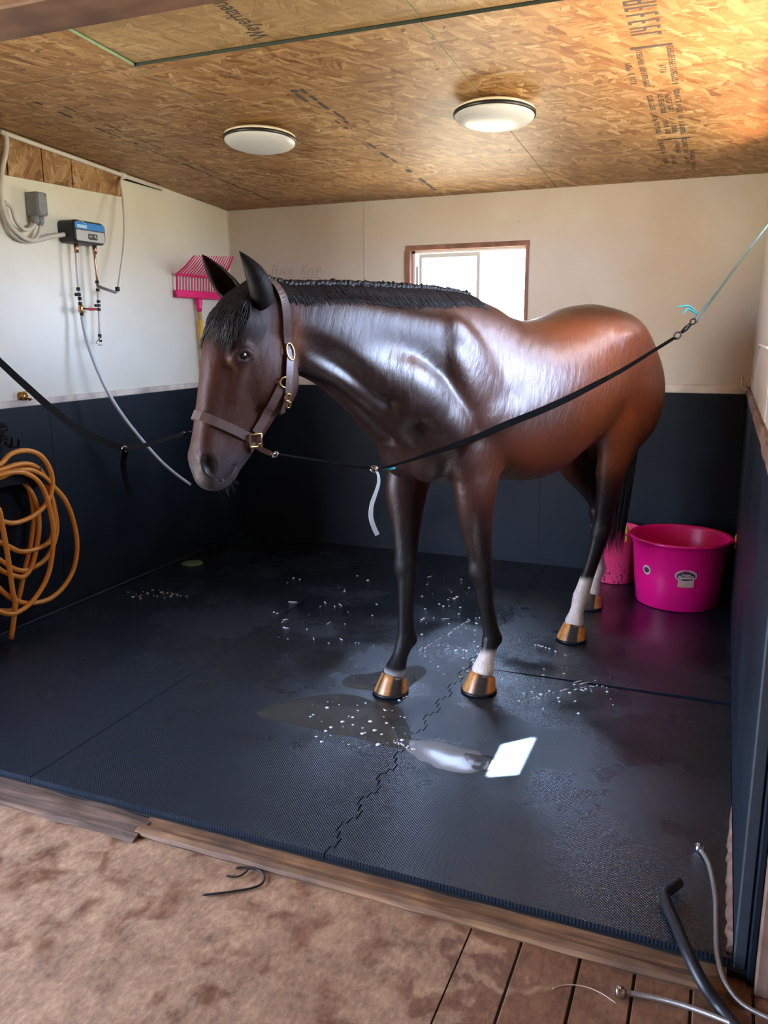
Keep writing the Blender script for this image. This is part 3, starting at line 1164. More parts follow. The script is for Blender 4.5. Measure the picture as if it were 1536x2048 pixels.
        for q in corners:
            for ax in range(3):
                if q[ax] == 0:
                    q2 = list(q); q2[ax] = 1; q2 = tuple(q2)
                    a, b = val[q], val[q2]
                    w = (a < 0) != (b < 0)
                    tt = np.where(w, a / np.where(w, a - b, 1), 0)
                    p = np.tile(np.array(q, float), (len(cells), 1))
                    p[:, ax] += tt
                    acc[w] += p[w]; cnt[w] += 1
        V = self.lo + (cells + acc / cnt[:, None]) * self.h
        F = []
        for ax in range(3):
            o1, o2 = (ax + 1) % 3, (ax + 2) % 3
            sa = [slice(None)] * 3; sb = [slice(None)] * 3
            sa[ax] = slice(0, -1); sb[ax] = slice(1, None)
            e = np.argwhere(ins[tuple(sa)] != ins[tuple(sb)])
            e = e[(e[:, o1] > 0) & (e[:, o2] > 0) & (e[:, o1] < c.shape[o1]) & (e[:, o2] < c.shape[o2])]
            inside = ins[tuple(e.T)]
            q = []
            for a, b in ((-1, -1), (0, -1), (0, 0), (-1, 0)):
                g = e.copy(); g[:, o1] += a; g[:, o2] += b
                q.append(idx[tuple(g.T)])
            q = np.array(q).T
            q[~inside] = q[~inside][:, ::-1]
            F.append(q)
        F = np.concatenate(F)
        return V, F[(F >= 0).all(1)]


def np_mesh(name, V, F):
    me = bpy.data.meshes.new(name)
    me.vertices.add(len(V))
    me.vertices.foreach_set('co', np.ascontiguousarray(V, np.float32).ravel())
    n = F.shape[1]
    me.loops.add(F.size)
    me.loops.foreach_set('vertex_index', F.astype(np.int32).ravel())
    me.polygons.add(len(F))
    me.polygons.foreach_set('loop_start', np.arange(0, F.size, n, dtype=np.int32))
    me.update(calc_edges=True)
    me.validate()
    return me


LEGS = {
    'LF': [(.52, .150, 1.10, .14, .078), (.545, .172, .98, .115, .074), (.540, .168, .86, .092, .068), (.520, .165, .74, .070, .057),
           (.500, .163, .645, .056, .049), (.488, .162, .575, .055, .051), (.468, .16, .505, .045, .040), (.442, .16, .39, .037, .029),
           (.415, .16, .285, .039, .030), (.405, .16, .235, .048, .038), (.432, .161, .165, .037, .034), (.462, .163, .098, .050, .050)],
    'RF': [(.54, -.150, 1.10, .14, .078), (.605, -.165, .98, .115, .074), (.645, -.150, .86, .092, .068), (.668, -.132, .74, .070, .057),
           (.684, -.115, .645, .056, .049), (.690, -.105, .575, .055, .051), (.695, -.100, .505, .045, .040), (.700, -.100, .39, .037, .029),
           (.700, -.100, .285, .039, .030), (.700, -.100, .235, .048, .038), (.735, -.100, .165, .037, .034), (.768, -.100, .098, .050, .050)],
    'LH': [(-.53, .165, 1.14, .15, .10), (-.51, .175, 1.02, .110, .078), (-.505, .160, .88, .084, .062), (-.515, .140, .75, .068, .050),
           (-.525, .122, .645, .062, .045), (-.517, .115, .575, .062, .046), (-.497, .108, .500, .050, .038), (-.463, .095, .385, .042, .032),
           (-.430, .082, .275, .044, .034), (-.418, .077, .228, .051, .040), (-.395, .072, .155, .038, .035), (-.378, .070, .098, .050, .050)],
    'RH': [(-.55, -.165, 1.14, .16, .10), (-.57, -.180, 1.02, .120, .080), (-.68, -.185, .88, .098, .066), (-.81, -.180, .75, .070, .050),
           (-.905, -.175, .645, .062, .043), (-.925, -.172, .575, .060, .044), (-.925, -.170, .500, .048, .036), (-.930, -.170, .385, .040, .030),
           (-.940, -.170, .275, .043, .033), (-.945, -.170, .228, .051, .040), (-.915, -.170, .155, .038, .035), (-.890, -.170, .098, .050, .050)],
}
HOOF = {'LF': (.488, .163), 'RF': (.795, -.100), 'LH': (-.355, .070), 'RH': (-.865, -.170)}


def build_horse_field():
    fd = Field((-1.14, -0.42, 0.03), (1.90, 0.42, 1.92), 0.007)
    # --- trunk
    fd.trunk([
        (-.985, 1.42, 1.32, .03, 1.37, 2.0),
        (-.94, 1.49, 1.20, .10, 1.35, 2.0),
        (-.86, 1.575, 1.16, .165, 1.36, 2.0),
        (-.74, 1.670, 1.13, .225, 1.39, 2.0),
        (-.62, 1.725, 1.11, .265, 1.42, 2.1),
        (-.48, 1.745, 1.08, .285, 1.42, 2.2),
        (-.34, 1.728, 1.035, .300, 1.36, 2.2),
        (-.20, 1.692, .980, .318, 1.31, 2.1),
        (-.05, 1.662, .940, .322, 1.29, 2.0),
        (.08, 1.656, .928, .312, 1.28, 1.9),
        (.20, 1.682, .932, .290, 1.28, 1.8),
        (.32, 1.728, .945, .262, 1.28, 1.6),
        (.42, 1.752, .952, .240, 1.27, 1.55),
        (.54, 1.742, .955, .225, 1.26, 1.55),
        (.66, 1.66, .975, .205, 1.25, 1.7),
        (.76, 1.58, 1.02, .165, 1.26, 1.8),
        (.83, 1.50, 1.10, .110, 1.28, 2.0),
        (.87, 1.40, 1.18, .05, 1.29, 2.0)], k=.03)
    # --- neck
    fd.chain([(.42, 0, 1.38, .33, .15), (.60, 0, 1.455, .30, .150), (.72, 0, 1.49, .282, .140), (.86, 0, 1.525, .245, .122), (1.0, 0, 1.560, .207, .104),
              (1.15, 0, 1.590, .178, .090), (1.30, 0, 1.612, .153, .081), (1.42, 0, 1.636, .130, .078)], k=.07)
    # crest of the neck
    fd.chain([(.45, 0, 1.68, .035, .035), (.70, 0, 1.735, .035, .030), (1.0, 0, 1.742, .036, .028), (1.25, 0, 1.735, .036, .026), (1.45, 0, 1.718, .04, .03)], k=.05)
    # neck muscles: brachiocephalic band, splenius, jugular groove below it
    for sg in (1, -1):
        fd.chain([(1.38, sg * .055, 1.61, .05, .028), (1.20, sg * .075, 1.575, .07, .036), (1.03, sg * .100, 1.475, .085, .045), (.88, sg * .145, 1.40, .095, .050), (.75, sg * .170, 1.27, .085, .050)], k=.05)
        fd.chain([(1.40, sg * .05, 1.68, .06, .025), (1.15, sg * .075, 1.65, .075, .030), (.90, sg * .10, 1.60, .09, .035), (.70, sg * .13, 1.56, .10, .04)], k=.04)
        # underside of the neck (sternocephalic)
        fd.chain([(1.34, sg * .035, 1.512, .032, .034), (1.20, sg * .046, 1.448, .036, .038), (1.05, sg * .055, 1.350, .042, .042), (.90, sg * .070, 1.25, .060, .055), (.76, sg * .085, 1.15, .075, .065)], k=.04)
    # --- shoulder, breast, upper arm
    fd.both((.545, .150, 1.42), (.085, .065, .27), .06, rot=-.52)
    fd.both((.60, .165, 1.36), (.06, .055, .20), .04, rot=-.50)
    fd.both((.43, .185, 1.20), (.135, .068, .125), .05, rot=.35)
    fd.both((.70, .150, 1.205), (.085, .085, .10), .05)
    fd.both((.75, .080, 1.13), (.085, .085, .13), .05)
    fd.both((.58, .165, 1.09), (.12, .065, .10), .05, rot=-.3)
    # ribs and girth
    fd.both((.15, .17, 1.16), (.30, .13, .20), .08)
    # --- hindquarters
    fd.both((-.52, .150, 1.50), (.22, .13, .17), .08, rot=-.15)            # gluteal
    fd.both((-.42, .235, 1.555), (.055, .035, .045), .05)                   # point of the hip
    fd.both((-.64, .175, 1.28), (.235, .118, .27), .07, rot=.20)           # thigh
    fd.both((-.775, .125, 1.27), (.12, .105, .25), .06, rot=-.10)          # hamstrings
    fd.both((-.87, .100, 1.38), (.070, .065, .10), .05)
    fd.both((-.50, .180, 1.15), (.105, .078, .14), .05, rot=.2)            # stifle
    fd.ell((-.93, 0, 1.48), (.06, .06, .09), .05)                           # dock
    # --- hamstrings running down into the gaskin
    fd.chain([(-.85, .10, 1.36, .07, .06), (-.80, .125, 1.15, .075, .055), (-.64, .145, .97, .06, .045), (-.53, .15, .85, .04, .035)], k=.05)
    fd.chain([(-.85, -.10, 1.36, .07, .06), (-.845, -.130, 1.15, .075, .055), (-.82, -.16, .97, .055, .045), (-.80, -.17, .85, .04, .035)], k=.05)
    # --- legs
    for k, nodes in LEGS.items():
        fd.chain(nodes, k=.028 if k[1] == 'F' else .04)
    for k, sg in (('LF', 1), ('RF', -1)):
        P = LEGS[k]
        kn = P[5]
        fd.ell((kn[0] + .018, kn[1], kn[2] + .01), (.042, .047, .052), .02)         # knee bones
        fd.ell((kn[0] - .042, kn[1], kn[2] + .035), (.022, .020, .03), .02)
        fd.chain([(kn[0] - .035, kn[1], kn[2] - .05, .016, .014), (P[7][0] - .03, P[7][1], P[7][2], .015, .013), (P[9][0] - .025, P[9][1], P[9][2] + .03, .018, .016)], k=.012)
        fd.ell((P[9][0] - .032, P[9][1], P[9][2] - .012), (.026, .03, .03), .02)    # ergot
        fd.ell((P[2][0] + .03, P[2][1] + sg * .02, P[2][2] + .04), (.06, .055, .13), .03, rot=-.1)
        fd.ell((P[1][0] - .095, P[1][1] + sg * .005, P[1][2] + .07), (.035, .035, .05), .035)   # point of the elbow
    for k, sg in (('LH', 1), ('RH', -1)):
        P = LEGS[k]
        hk = P[5]
        u = np.array(P[3][:3]) - np.array(P[5][:3])
        fd.chain([(P[2][0] - .075, P[2][1], P[2][2] - .02, .020, .018), (P[3][0] - .075, P[3][1], P[3][2], .016, .014), (hk[0] - .062, hk[1], hk[2] + .085, .024, .022), (hk[0] - .045, hk[1], hk[2] + .02, .028, .026)], k=.022)
        fd.ell((hk[0] + .018, hk[1] + sg * .004, hk[2] + .0), (.040, .046, .05), .02)
        fd.chain([(hk[0] - .040, hk[1], hk[2] - .05, .016, .014), (P[7][0] - .036, P[7][1], P[7][2], .015, .013), (P[9][0] - .03, P[9][1], P[9][2] + .03, .018, .016)], k=.012)
        fd.ell((P[9][0] - .034, P[9][1], P[9][2] - .012), (.026, .03, .03), .02)
    # --- head
    fd.chain([(1.47, 0, 1.715, .085, .066), (1.545, 0, 1.635, .118, .080), (1.575, 0, 1.56, .138, .086), (1.595, 0, 1.48, .138, .080), (1.625, 0, 1.39, .115, .066),
              (1.660, 0, 1.30, .090, .054), (1.690, 0, 1.22, .080, .052), (1.708, 0, 1.165, .074, .054), (1.716, 0, 1.125, .056, .048)], k=.045)
    fd.both((1.485, .060, 1.460), (.100, .036, .115), .035, rot=-.35)       # cheek
    fd.both((1.632, .082, 1.540), (.046, .024, .036), .022, rot=-.5)       # eye socket
    fd.both((1.600, .070, 1.640), (.05, .022, .05), .035)                  # temple
    for sg in (1, -1):
        fd.chain([(1.625, sg * .080, 1.52, .016, .012), (1.635, sg * .070, 1.46, .018, .010), (1.650, sg * .056, 1.39, .016, .006)], k=.018)   # facial crest
        fd.chain([(1.66, sg * .022, 1.56, .035, .028), (1.705, sg * .018, 1.42, .03, .022), (1.738, sg * .020, 1.28, .028, .022), (1.748, sg * .022, 1.205, .028, .024)], k=.035)       # nasal bone
        fd.ell((1.752, sg * .036, 1.180), (.030, .024, .046), .02, rot=-.3)                                                            # nostril wing
        fd.chain([(1.455, sg * .048, 1.40, .035, .018), (1.530, sg * .038, 1.30, .032, .016), (1.605, sg * .028, 1.205, .032, .018), (1.662, sg * .018, 1.135, .026, .018)], k=.03)     # jaw bar
    fd.ell((1.722, 0, 1.215), (.055, .046, .06), .03, rot=-.3)
    fd.ell((1.738, 0, 1.145), (.042, .048, .045), .025)                    # upper lip
    fd.ell((1.668, 0, 1.130), (.036, .038, .034), .022)                    # chin
    fd.ell((1.692, 0, 1.108), (.034, .036, .022), .02)                     # lower lip
    # nostrils, mouth, eye hollows, inside of the jaw
    for sg in (1, -1):
        fd.ell((1.756, sg * .056, 1.178), (.020, .020, .036), .010, rot=-.35, op='cut')
        fd.ell((1.634, sg * .110, 1.538), (.024, .014, .014), .010, op='cut')
        fd.chain([(1.740, sg * .050, 1.100, .006, .016), (1.70, sg * .050, 1.120, .006, .016), (1.650, sg * .048, 1.165, .006, .014)], k=.008, op='cut')
        # jugular groove and the hollow in front of the shoulder
        fd.chain([(1.38, sg * .120, 1.585, .018, .020), (1.235, sg * .117, 1.510, .024, .026), (1.15, sg * .134, 1.450, .022, .024), (1.08, sg * .170, 1.405, .018, .020), (1.02, sg * .240, 1.37, .014, .016)], k=.05, op='cut')
    fd.ell((1.52, 0, 1.33), (.07, .020, .05), .03, rot=-.7, op='cut')
    fd.both((.915, .115, 1.30), (.055, .045, .05), .06, rot=.5)
    for sg in (1, -1):      # eyelids
        fd.chain([(1.668, sg * .088, 1.530, .006, .006), (1.652, sg * .101, 1.551, .007, .007), (1.628, sg * .104, 1.556, .008, .008), (1.606, sg * .100, 1.545, .006, .006), (1.596, sg * .095, 1.530, .004, .004)], k=.012)
        fd.chain([(1.668, sg * .088, 1.528, .004, .004), (1.645, sg * .097, 1.520, .005, .005), (1.615, sg * .098, 1.522, .004, .004), (1.598, sg * .095, 1.530, .003, .003)], k=.010)
    return fd


def fbm(P, f, seed=0):
    """cheap smooth value field for coat colours"""
    r = np.random.RandomState(seed)
    v = np.zeros(len(P))
    for i in range(7):
        d = r.normal(size=3); d /= np.linalg.norm(d)
        v += np.sin((P @ d) * f * (0.6 + 0.25 * i) + r.uniform(0, 6.28)) / 7 ** .5
    return v


def sstep(a, b, x):
    t = np.clip((x - a) / (b - a), 0, 1)
    return t * t * (3 - 2 * t)


fd = build_horse_field()
HV, HF = fd.mesh()
del fd


def ear_geo(base, tip, back, side, w=.036, dep=.034, nv=14, nu=18):
    """a horse's ear: a leaf rolled into an open cone, with an outer and an inner skin"""
    base, tip, back, side = [np.array(x, float) for x in (base, tip, back, side)]
    ax = tip - base
    u = ax / np.linalg.norm(ax)
    back = back - u * (back @ u); back /= np.linalg.norm(back)
    side = side - u * (side @ u) - back * (side @ back); side /= np.linalg.norm(side)
    V, F = [], []
    for skin in (0, 1):
        for i in range(nv + 1):
            v = i / nv
            pw = np.interp(v, [0, .18, .4, .62, .82, .94, 1], [.78, .98, 1.0, .82, .48, .2, .02])
            ph = math.radians(np.interp(v, [0, .15, .4, 1], [178, 150, 118, 95]))
            c = base + ax * v + back * (.018 * math.sin(v * 3.1)) - side * .012 * v * v
            k = 1.0 if skin == 0 else .80
            for j in range(nu + 1):
                a = -ph + 2 * ph * j / nu
                V.append(c + back * (math.cos(a) * dep * pw * k) + side * (math.sin(a) * w * pw * k))
    n = nu + 1
    off = (nv + 1) * n
    for sk in (0, 1):
        for i in range(nv):
            for j in range(nu):
                a = sk * off + i * n + j
                q = (a, a + 1, a + 1 + n, a + n)
                F.append(q if sk == 0 else q[::-1])
    for i in range(nv):
        for j in (0, nu):
            a = i * n + j
            q = (a, a + n, a + n + off, a + off)
            F.append(q if j == 0 else q[::-1])
    return np.array(V), np.array(F)


EARS = [((1.515, .060, 1.700), (1.615, .060, 1.870), (-.35, .75, .1), (.75, .35, 0), .046, .042),
        ((1.525, -.056, 1.705), (1.665, -.100, 1.865), (-.30, -.80, .1), (.8, -.3, 0), .042, .040)]
_nb = len(HV)
for _e in EARS:
    _v, _f = ear_geo(*_e)
    HF = np.concatenate([HF, _f + len(HV)])
    HV = np.concatenate([HV, _v])
IS_EAR = np.arange(len(HV)) >= _nb
s_, t_, z_ = HV[:, 0], HV[:, 1], HV[:, 2]


def mixc(C, col, w):
    return C * (1 - w[:, None]) + np.array(col) * w[:, None]


BAY, DARK, BLACK, RED = (.060, .014, .006), (.018, .007, .006), (.006, .005, .005), (.21, .048, .010)
C_ = np.tile(np.array(BAY), (len(HV), 1))
nz = fbm(HV, 9.0, 3)
# warmer haunch, flank and elbow; darker neck, breast and back
C_ = mixc(C_, RED, sstep(.30, -.25, s_) * sstep(.85, 1.0, z_) * sstep(1.75, 1.62, z_) * .85)
C_ = mixc(C_, RED, np.exp(-((s_ - .30) / .22) ** 2 - ((z_ - 1.05) / .14) ** 2) * .55)
C_ = mixc(C_, DARK, sstep(.55, .80, s_) * .85)
C_ = mixc(C_, DARK, sstep(1.60, 1.71, z_) * sstep(1.3, 1.0, s_) * .55)
# black points: legs, with soft edges
leg_f = sstep(1.02, .60, z_ + nz * .03) * sstep(0.1, 0.25, s_) * (s_ < 1.2)
leg_h = sstep(.92, .70, z_ + nz * .03) * sstep(-.1, -.25, s_)
C_ = mixc(C_, BLACK, np.maximum(leg_f, leg_h) * .95)
# head: dark forehead, brown cheeks, grey-black muzzle
hd = sstep(1.36, 1.46, s_)
C_ = mixc(C_, (.070, .026, .016), hd * .9)
C_ = mixc(C_, (.010, .007, .007), hd * sstep(1.52, 1.64, z_) * sstep(1.46, 1.54, s_) * .9)
muz = hd * sstep(1.27, 1.16, z_ + nz * .012)
C_ = mixc(C_, (.045, .036, .040), muz * .95)
tan = np.exp(-((s_ - 1.42) / .05) ** 2 - ((z_ - 1.58) / .10) ** 2) * (np.abs(t_) > .03)
C_ = mixc(C_, (.22, .085, .035), tan * .7)
eye_r = np.exp(-((s_ - 1.632) / .04) ** 2 - ((z_ - 1.540) / .03) ** 2)
C_ = mixc(C_, (.012, .009, .009), eye_r * (np.abs(t_) > .05) * .9)
nos = np.exp(-((s_ - 1.757) / .020) ** 2 - ((z_ - 1.178) / .032) ** 2) * (np.abs(t_) > .035)
C_ = mixc(C_, (.006, .005, .005), np.clip(nos * 1.4, 0, 1))
C_ = mixc(C_, (.005, .004, .004), IS_EAR * .96)
C_ = mixc(C_, (.16, .07, .05), (IS_EAR & (t_ < 0)) * .16)
# white socks
WHITE = (.72, .62, .55)


def sock(k, top, soft=.02):
    P = LEGS[k]
    c = np.array([np.interp(z_, [p[2] for p in P[::-1]], [p[i] for p in P[::-1]]) for i in (0, 1)])
    near = (np.hypot(s_ - c[0], t_ - c[1]) < .13)
    return sstep(top + soft, top - soft, z_ + nz * .018) * near


C_ = mixc(C_, WHITE, sock('LF', .175))
C_ = mixc(C_, (.42, .40, .42), sock('RF', .112, .015) * .8)
C_ = mixc(C_, WHITE, sock('LH', .315))
C_ = mixc(C_, (.60, .52, .46), sock('RH', .42, .03))


def coat_mat():
    m, nt, b = new_mat('wet_bay_coat')
    at_ = N(nt, 'Attribute', attribute_name='coat')
    tc = N(nt, 'TexCoord')
    # the lie of the hair: streaks running back and down along the body
    mp = N(nt, 'Mapping')
    mp.inputs['Rotation'].default_value = (.5, 0, HORSE_ANG)
    L(nt, tc.outputs['Object'], mp.inputs[0])
    warp = N(nt, 'TexNoise')
    warp.inputs['Scale'].default_value = 6
    warp.inputs['Detail'].default_value = 2
    L(nt, tc.outputs['Object'], warp.inputs['Vector'])
    wv = N(nt, 'VectorMath', operation='MULTIPLY_ADD')
    wv.inputs[1].default_value = (.06, .06, .06)
    L(nt, warp.outputs['Color'], wv.inputs[0])
    L(nt, mp.outputs[0], wv.inputs[2])
    sc = N(nt, 'VectorMath', operation='MULTIPLY')
    sc.inputs[1].default_value = (230, 230, 34)
    L(nt, wv.outputs[0], sc.inputs[0])
    no = N(nt, 'TexNoise')
    no.inputs['Scale'].default_value = 1.0
    no.inputs['Detail'].default_value = 4
    no.inputs['Roughness'].default_value = .6
    L(nt, sc.outputs[0], no.inputs['Vector'])
    mx = N(nt, 'MixRGB', blend_type='MULTIPLY')
    mx.inputs[0].default_value = .6
    rp = ramp(nt, [(.3, (.5, .5, .5)), (.7, (1.3, 1.3, 1.3))])
    L(nt, no.outputs['Fac'], rp.inputs[0])
    L(nt, at_.outputs['Color'], mx.inputs[1])
    L(nt, rp.outputs[0], mx.inputs[2])
    L(nt, mx.outputs[0], b.inputs['Base Color'])
    # clumps of wet hair
    sc2 = N(nt, 'VectorMath', operation='MULTIPLY')
    sc2.inputs[1].default_value = (38, 38, 9)
    L(nt, wv.outputs[0], sc2.inputs[0])
    n2 = N(nt, 'TexNoise')
    n2.inputs['Scale'].default_value = 1
    n2.inputs['Detail'].default_value = 5
    L(nt, sc2.outputs[0], n2.inputs['Vector'])
    # wetter on the body (alpha of the attribute), drier on face and ears
    dry = N(nt, 'MapRange')
    dry.inputs['To Min'].default_value = .58
    dry.inputs['To Max'].default_value = .40
    L(nt, at_.outputs['Alpha'], dry.inputs['Value'])
    ra = N(nt, 'Math', operation='MULTIPLY_ADD')
    ra.inputs[1].default_value = .22
    L(nt, n2.outputs['Fac'], ra.inputs[0])
    sb = N(nt, 'Math', operation='SUBTRACT')
    sb.inputs[1].default_value = .11
    L(nt, dry.outputs[0], sb.inputs[0])
    L(nt, sb.outputs[0], ra.inputs[2])
    L(nt, ra.outputs[0], b.inputs['Roughness'])
    si = N(nt, 'MapRange')
    si.inputs['To Min'].default_value = .18
    si.inputs['To Max'].default_value = .55
    L(nt, at_.outputs['Alpha'], si.inputs['Value'])
    L(nt, si.outputs[0], b.inputs['Specular IOR Level'])
    cw = N(nt, 'Math', operation='MULTIPLY')
    cw.inputs[1].default_value = .85
    L(nt, at_.outputs['Alpha'], cw.inputs[0])
    L(nt, cw.outputs[0], b.inputs['Coat Weight'])
    b.inputs['Coat Roughness'].default_value = .355
    bp = N(nt, 'Bump')
    bp.inputs['Strength'].default_value = .5
    bp.inputs['Distance'].default_value = .0016
    bp2 = N(nt, 'Bump')
    bp2.inputs['Strength'].default_value = .35
    bp2.inputs['Distance'].default_value = .010
    L(nt, n2.outputs['Fac'], bp2.inputs['Height'])
    L(nt, no.outputs['Fac'], bp.inputs['Height'])
    L(nt, bp2.outputs[0], bp.inputs['Normal'])
    L(nt, bp.outputs[0], b.inputs['Normal'])
    L(nt, bp.outputs[0], b.inputs['Coat Normal'])
    return m


M_COAT = coat_mat()
GLOSS = np.clip(sstep(1.45, 1.15, s_) * .9 + .10, 0, 1) * (1 - .75 * sstep(1.05, .85, z_)) * (1 - .6 * sstep(.55, .8, s_) * sstep(1.50, 1.6, z_))
GLOSS = GLOSS * (1 - .75 * sstep(.66, .80, s_) * sstep(1.42, 1.30, z_) * sstep(1.2, 1.0, s_))
GLOSS = np.maximum(GLOSS, .35 * muz)
GLOSS = np.where(IS_EAR, .02, GLOSS)
horse = empty('horse', (HO[0], HO[1], 0))
tag(horse, 'wet dark bay horse with black mane and white socks standing on the rubber mats', 'horse')
_me = np_mesh('body', hw_arr(HV), HF)
_ca = _me.color_attributes.new('coat', 'FLOAT_COLOR', 'POINT')
_ca.data.foreach_set('color', np.ascontiguousarray(np.c_[C_, GLOSS], np.float32).ravel())
body = link('body', _me, M_COAT, horse, smooth=True)


# ---- hooves with shoes
def hoof_mat():
    m, nt, b = new_mat('striped_hoof_horn')
    at_ = N(nt, 'Attribute', attribute_name='coat')
    tc = N(nt, 'TexCoord')
    no = N(nt, 'TexNoise')
    no.inputs['Scale'].default_value = 60
    no.inputs['Detail'].default_value = 4
    L(nt, tc.outputs['Object'], no.inputs['Vector'])
    mx = N(nt, 'MixRGB', blend_type='MULTIPLY')
    mx.inputs[0].default_value = .6
    rp = ramp(nt, [(.3, (.5, .5, .5)), (.7, (1.2, 1.2, 1.2))])
    L(nt, no.outputs['Fac'], rp.inputs[0])
    L(nt, at_.outputs['Color'], mx.inputs[1])
    L(nt, rp.outputs[0], mx.inputs[2])
    L(nt, mx.outputs[0], b.inputs['Base Color'])
    b.inputs['Roughness'].default_value = .28
    return m


M_HOOF = hoof_mat()
M_SHOE = simple('dark_steel_shoe', (.03, .03, .032), .45, .7)


def hoof(k, dark):
    hs, ht = HOOF[k]
    n, rows = 40, 7
    V, F, Cc = [], [], []
    rng = random.Random(k)
    ph = [rng.uniform(0, 6.28) for _ in range(4)]
    for i in range(rows + 1):
        v = i / rows
        for j in range(n):
            a = 2 * math.pi * j / n
            ca, sa = math.cos(a), math.sin(a)
            top = (hs - .026 + ca * .057, ht + sa * .057, .076 + .022 * ca)
            heel = .80 if ca < -.5 else 1.0
            bot = (hs + ca * .080 * heel, ht + sa * .079, .009)
            bul = 1 + .02 * math.sin(v * math.pi)
            p = [t0 + (b0 - t0) * v for t0, b0 in zip(top, bot)]
            p[0] = hs - .026 * (1 - v) + (p[0] - (hs - .026 * (1 - v))) * bul
            V.append(hw(*p))
            st = math.sin(a * 3 + ph[0]) * .6 + math.sin(a * 5 + ph[1]) * .5 + math.sin(a * 11 + ph[2]) * .25
            w = min(1, max(0, .5 + st * 1.7 - dark))
            w *= 1 - .35 * max(0, v - .8) / .2
            Cc.append((.040 + .60 * w, .034 + .245 * w, .028 + .050 * w, 1))
    for i in range(rows):
        for j in range(n):
            F.append((i * n + j, i * n + (j + 1) % n, (i + 1) * n + (j + 1) % n, (i + 1) * n + j)[::-1])
    F.append(tuple(range(n)))
    F.append(tuple(range(rows * n, rows * n + n))[::-1])
    me = bpy.data.meshes.new('hoof')
    me.from_pydata([tuple(v) for v in V], [], F)
    ca_ = me.color_attributes.new('coat', 'FLOAT_COLOR', 'POINT')
    ca_.data.foreach_set('color', np.array(Cc, np.float32).ravel())
    h = link('hoof', me, M_HOOF, horse, smooth=True)
    mb = MB()
    mb.tube([hw(hs + math.cos(a) * .076, ht + math.sin(a) * .076, .0078) for a in [math.radians(-140 + 280 * q / 24) for q in range(25)]], .0075, 6)
    mb.build('horseshoe', M_SHOE, h)


hoof('LF', .05)
hoof('RF', .22)
hoof('LH', -.05)
hoof('RH', .1)

# ---- eyes
M_EYE = simple('dark_eye', (.012, .007, .005), .04, 0, .6)
for sg in (1, -1):
    mb = MB()
    prof = [(.0235 * math.sin(math.pi * i / 12), -.0235 * math.cos(math.pi * i / 12)) for i in range(13)]
    mb.lathe(prof, hw(1.634, sg * .084, 1.538), HL * sg, 20)
    mb.build('eye', M_EYE, horse)

# ---- hair
from mathutils.bvhtree import BVHTree
BODY_BVH = BVHTree.FromPolygons([Vector(v) for v in hw_arr(HV[:_nb])], [tuple(f) for f in HF.tolist() if max(f) < _nb])


def on_body(s, t, z, lift=.004):
    """the point of the coat nearest to (s, t, z), lifted a little along its normal"""
    p, n, i, d = BODY_BVH.find_nearest(hw(s, t, z))
    q = hw(s, t, z)
    if (q - p).dot(n) < 0 or True:
        return p + n * lift


def hair_mat():
    m, nt, b = new_mat('black_hair')
    b.inputs['Base Color'].default_value = (.010, .009, .010, 1)
    b.inputs['Roughness'].default_value = .5
    b.inputs['Specular IOR Level'].default_value = .3
    return m


M_HAIR = hair_mat()
rng = random.Random(7)


def strand(mb, pts, r0, n=4):
    N_ = len(pts)
    mb.tube(pts, [r0 * (1 - .85 * (i / (N_ - 1)) ** 1.6) for i in range(N_)], n, True)


CREST = [(.40, 1.728), (.55, 1.748), (.70, 1.772), (.85, 1.782), (1.0, 1.787), (1.15, 1.790), (1.30, 1.789), (1.42, 1.782), (1.50, 1.775)]


def crest_z(s):
    return float(np.interp(s, [c[0] for c in CREST], [c[1] for c in CREST]))


# top of the neck as built
def top_of(s):
    h = BODY_BVH.ray_cast(hw(s, 0, 2.2), Vector((0, 0, -1)))
    return h[0].z


mb = MB()
# lumpy ridge of short wet hair, pulled into small tufts
for i in range(86):
    s = 1.47 - (1.47 - .44) * i / 85
    zt = top_of(s)
    for q in range(3):
        r = .014 + rng.uniform(-.003, .004)
        p = [hw(s + rng.uniform(-.006, .006), (q - 1) * .010, zt - .015), hw(s + rng.uniform(-.006, .006), (q - 1) * .012, zt + .001),
             hw(s - .006 + rng.uniform(-.006, .006), (q - 1) * .014 + rng.uniform(-.004, .004), zt + .008 + rng.uniform(-.004, .006)),
             hw(s - .010, (q - 1) * .020, zt + .009 + rng.uniform(-.004, .006))]
        mb.tube(p, [r, r, r * .85, r * .4], 6)
for i in range(1500):
    s = rng.uniform(.42, 1.48)
    zt = top_of(s) + .010
    sg = 1 if rng.random() < .62 else -1
    ln = rng.uniform(.035, .075) * (1 if s > .6 else .7)
    lean = rng.uniform(-.012, .004)
    pts = [hw(s, sg * .004, zt)]
    for k in range(1, 5):
        pts.append(on_body(s + lean * k, sg * (.012 + .022 * k), zt - .01 - ln * k / 4, .006 - .001 * k))
    strand(mb, pts, rng.uniform(.0022, .0040))
mb.build('mane', M_HAIR, horse)

mb = MB()
for i in range(760):
    t0 = rng.uniform(-.050, .050)
    s0, z0 = 1.50 + rng.uniform(-.01, .04), 1.80 - abs(t0) * .5
    ln = rng.uniform(.10, .27)
    pts = [on_body(s0, t0, z0, .012)]
    for k in range(1, 6):
        f = k / 5
        pts.append(on_body(s0 + .035 + .12 * f, t0 * (1 + .8 * f) + rng.uniform(-.004, .004), z0 - ln * f + .02, .010 + .004 * math.sin(f * 3)))
    strand(mb, pts, rng.uniform(.0022, .004))
mb.build('forelock', M_HAIR, horse)

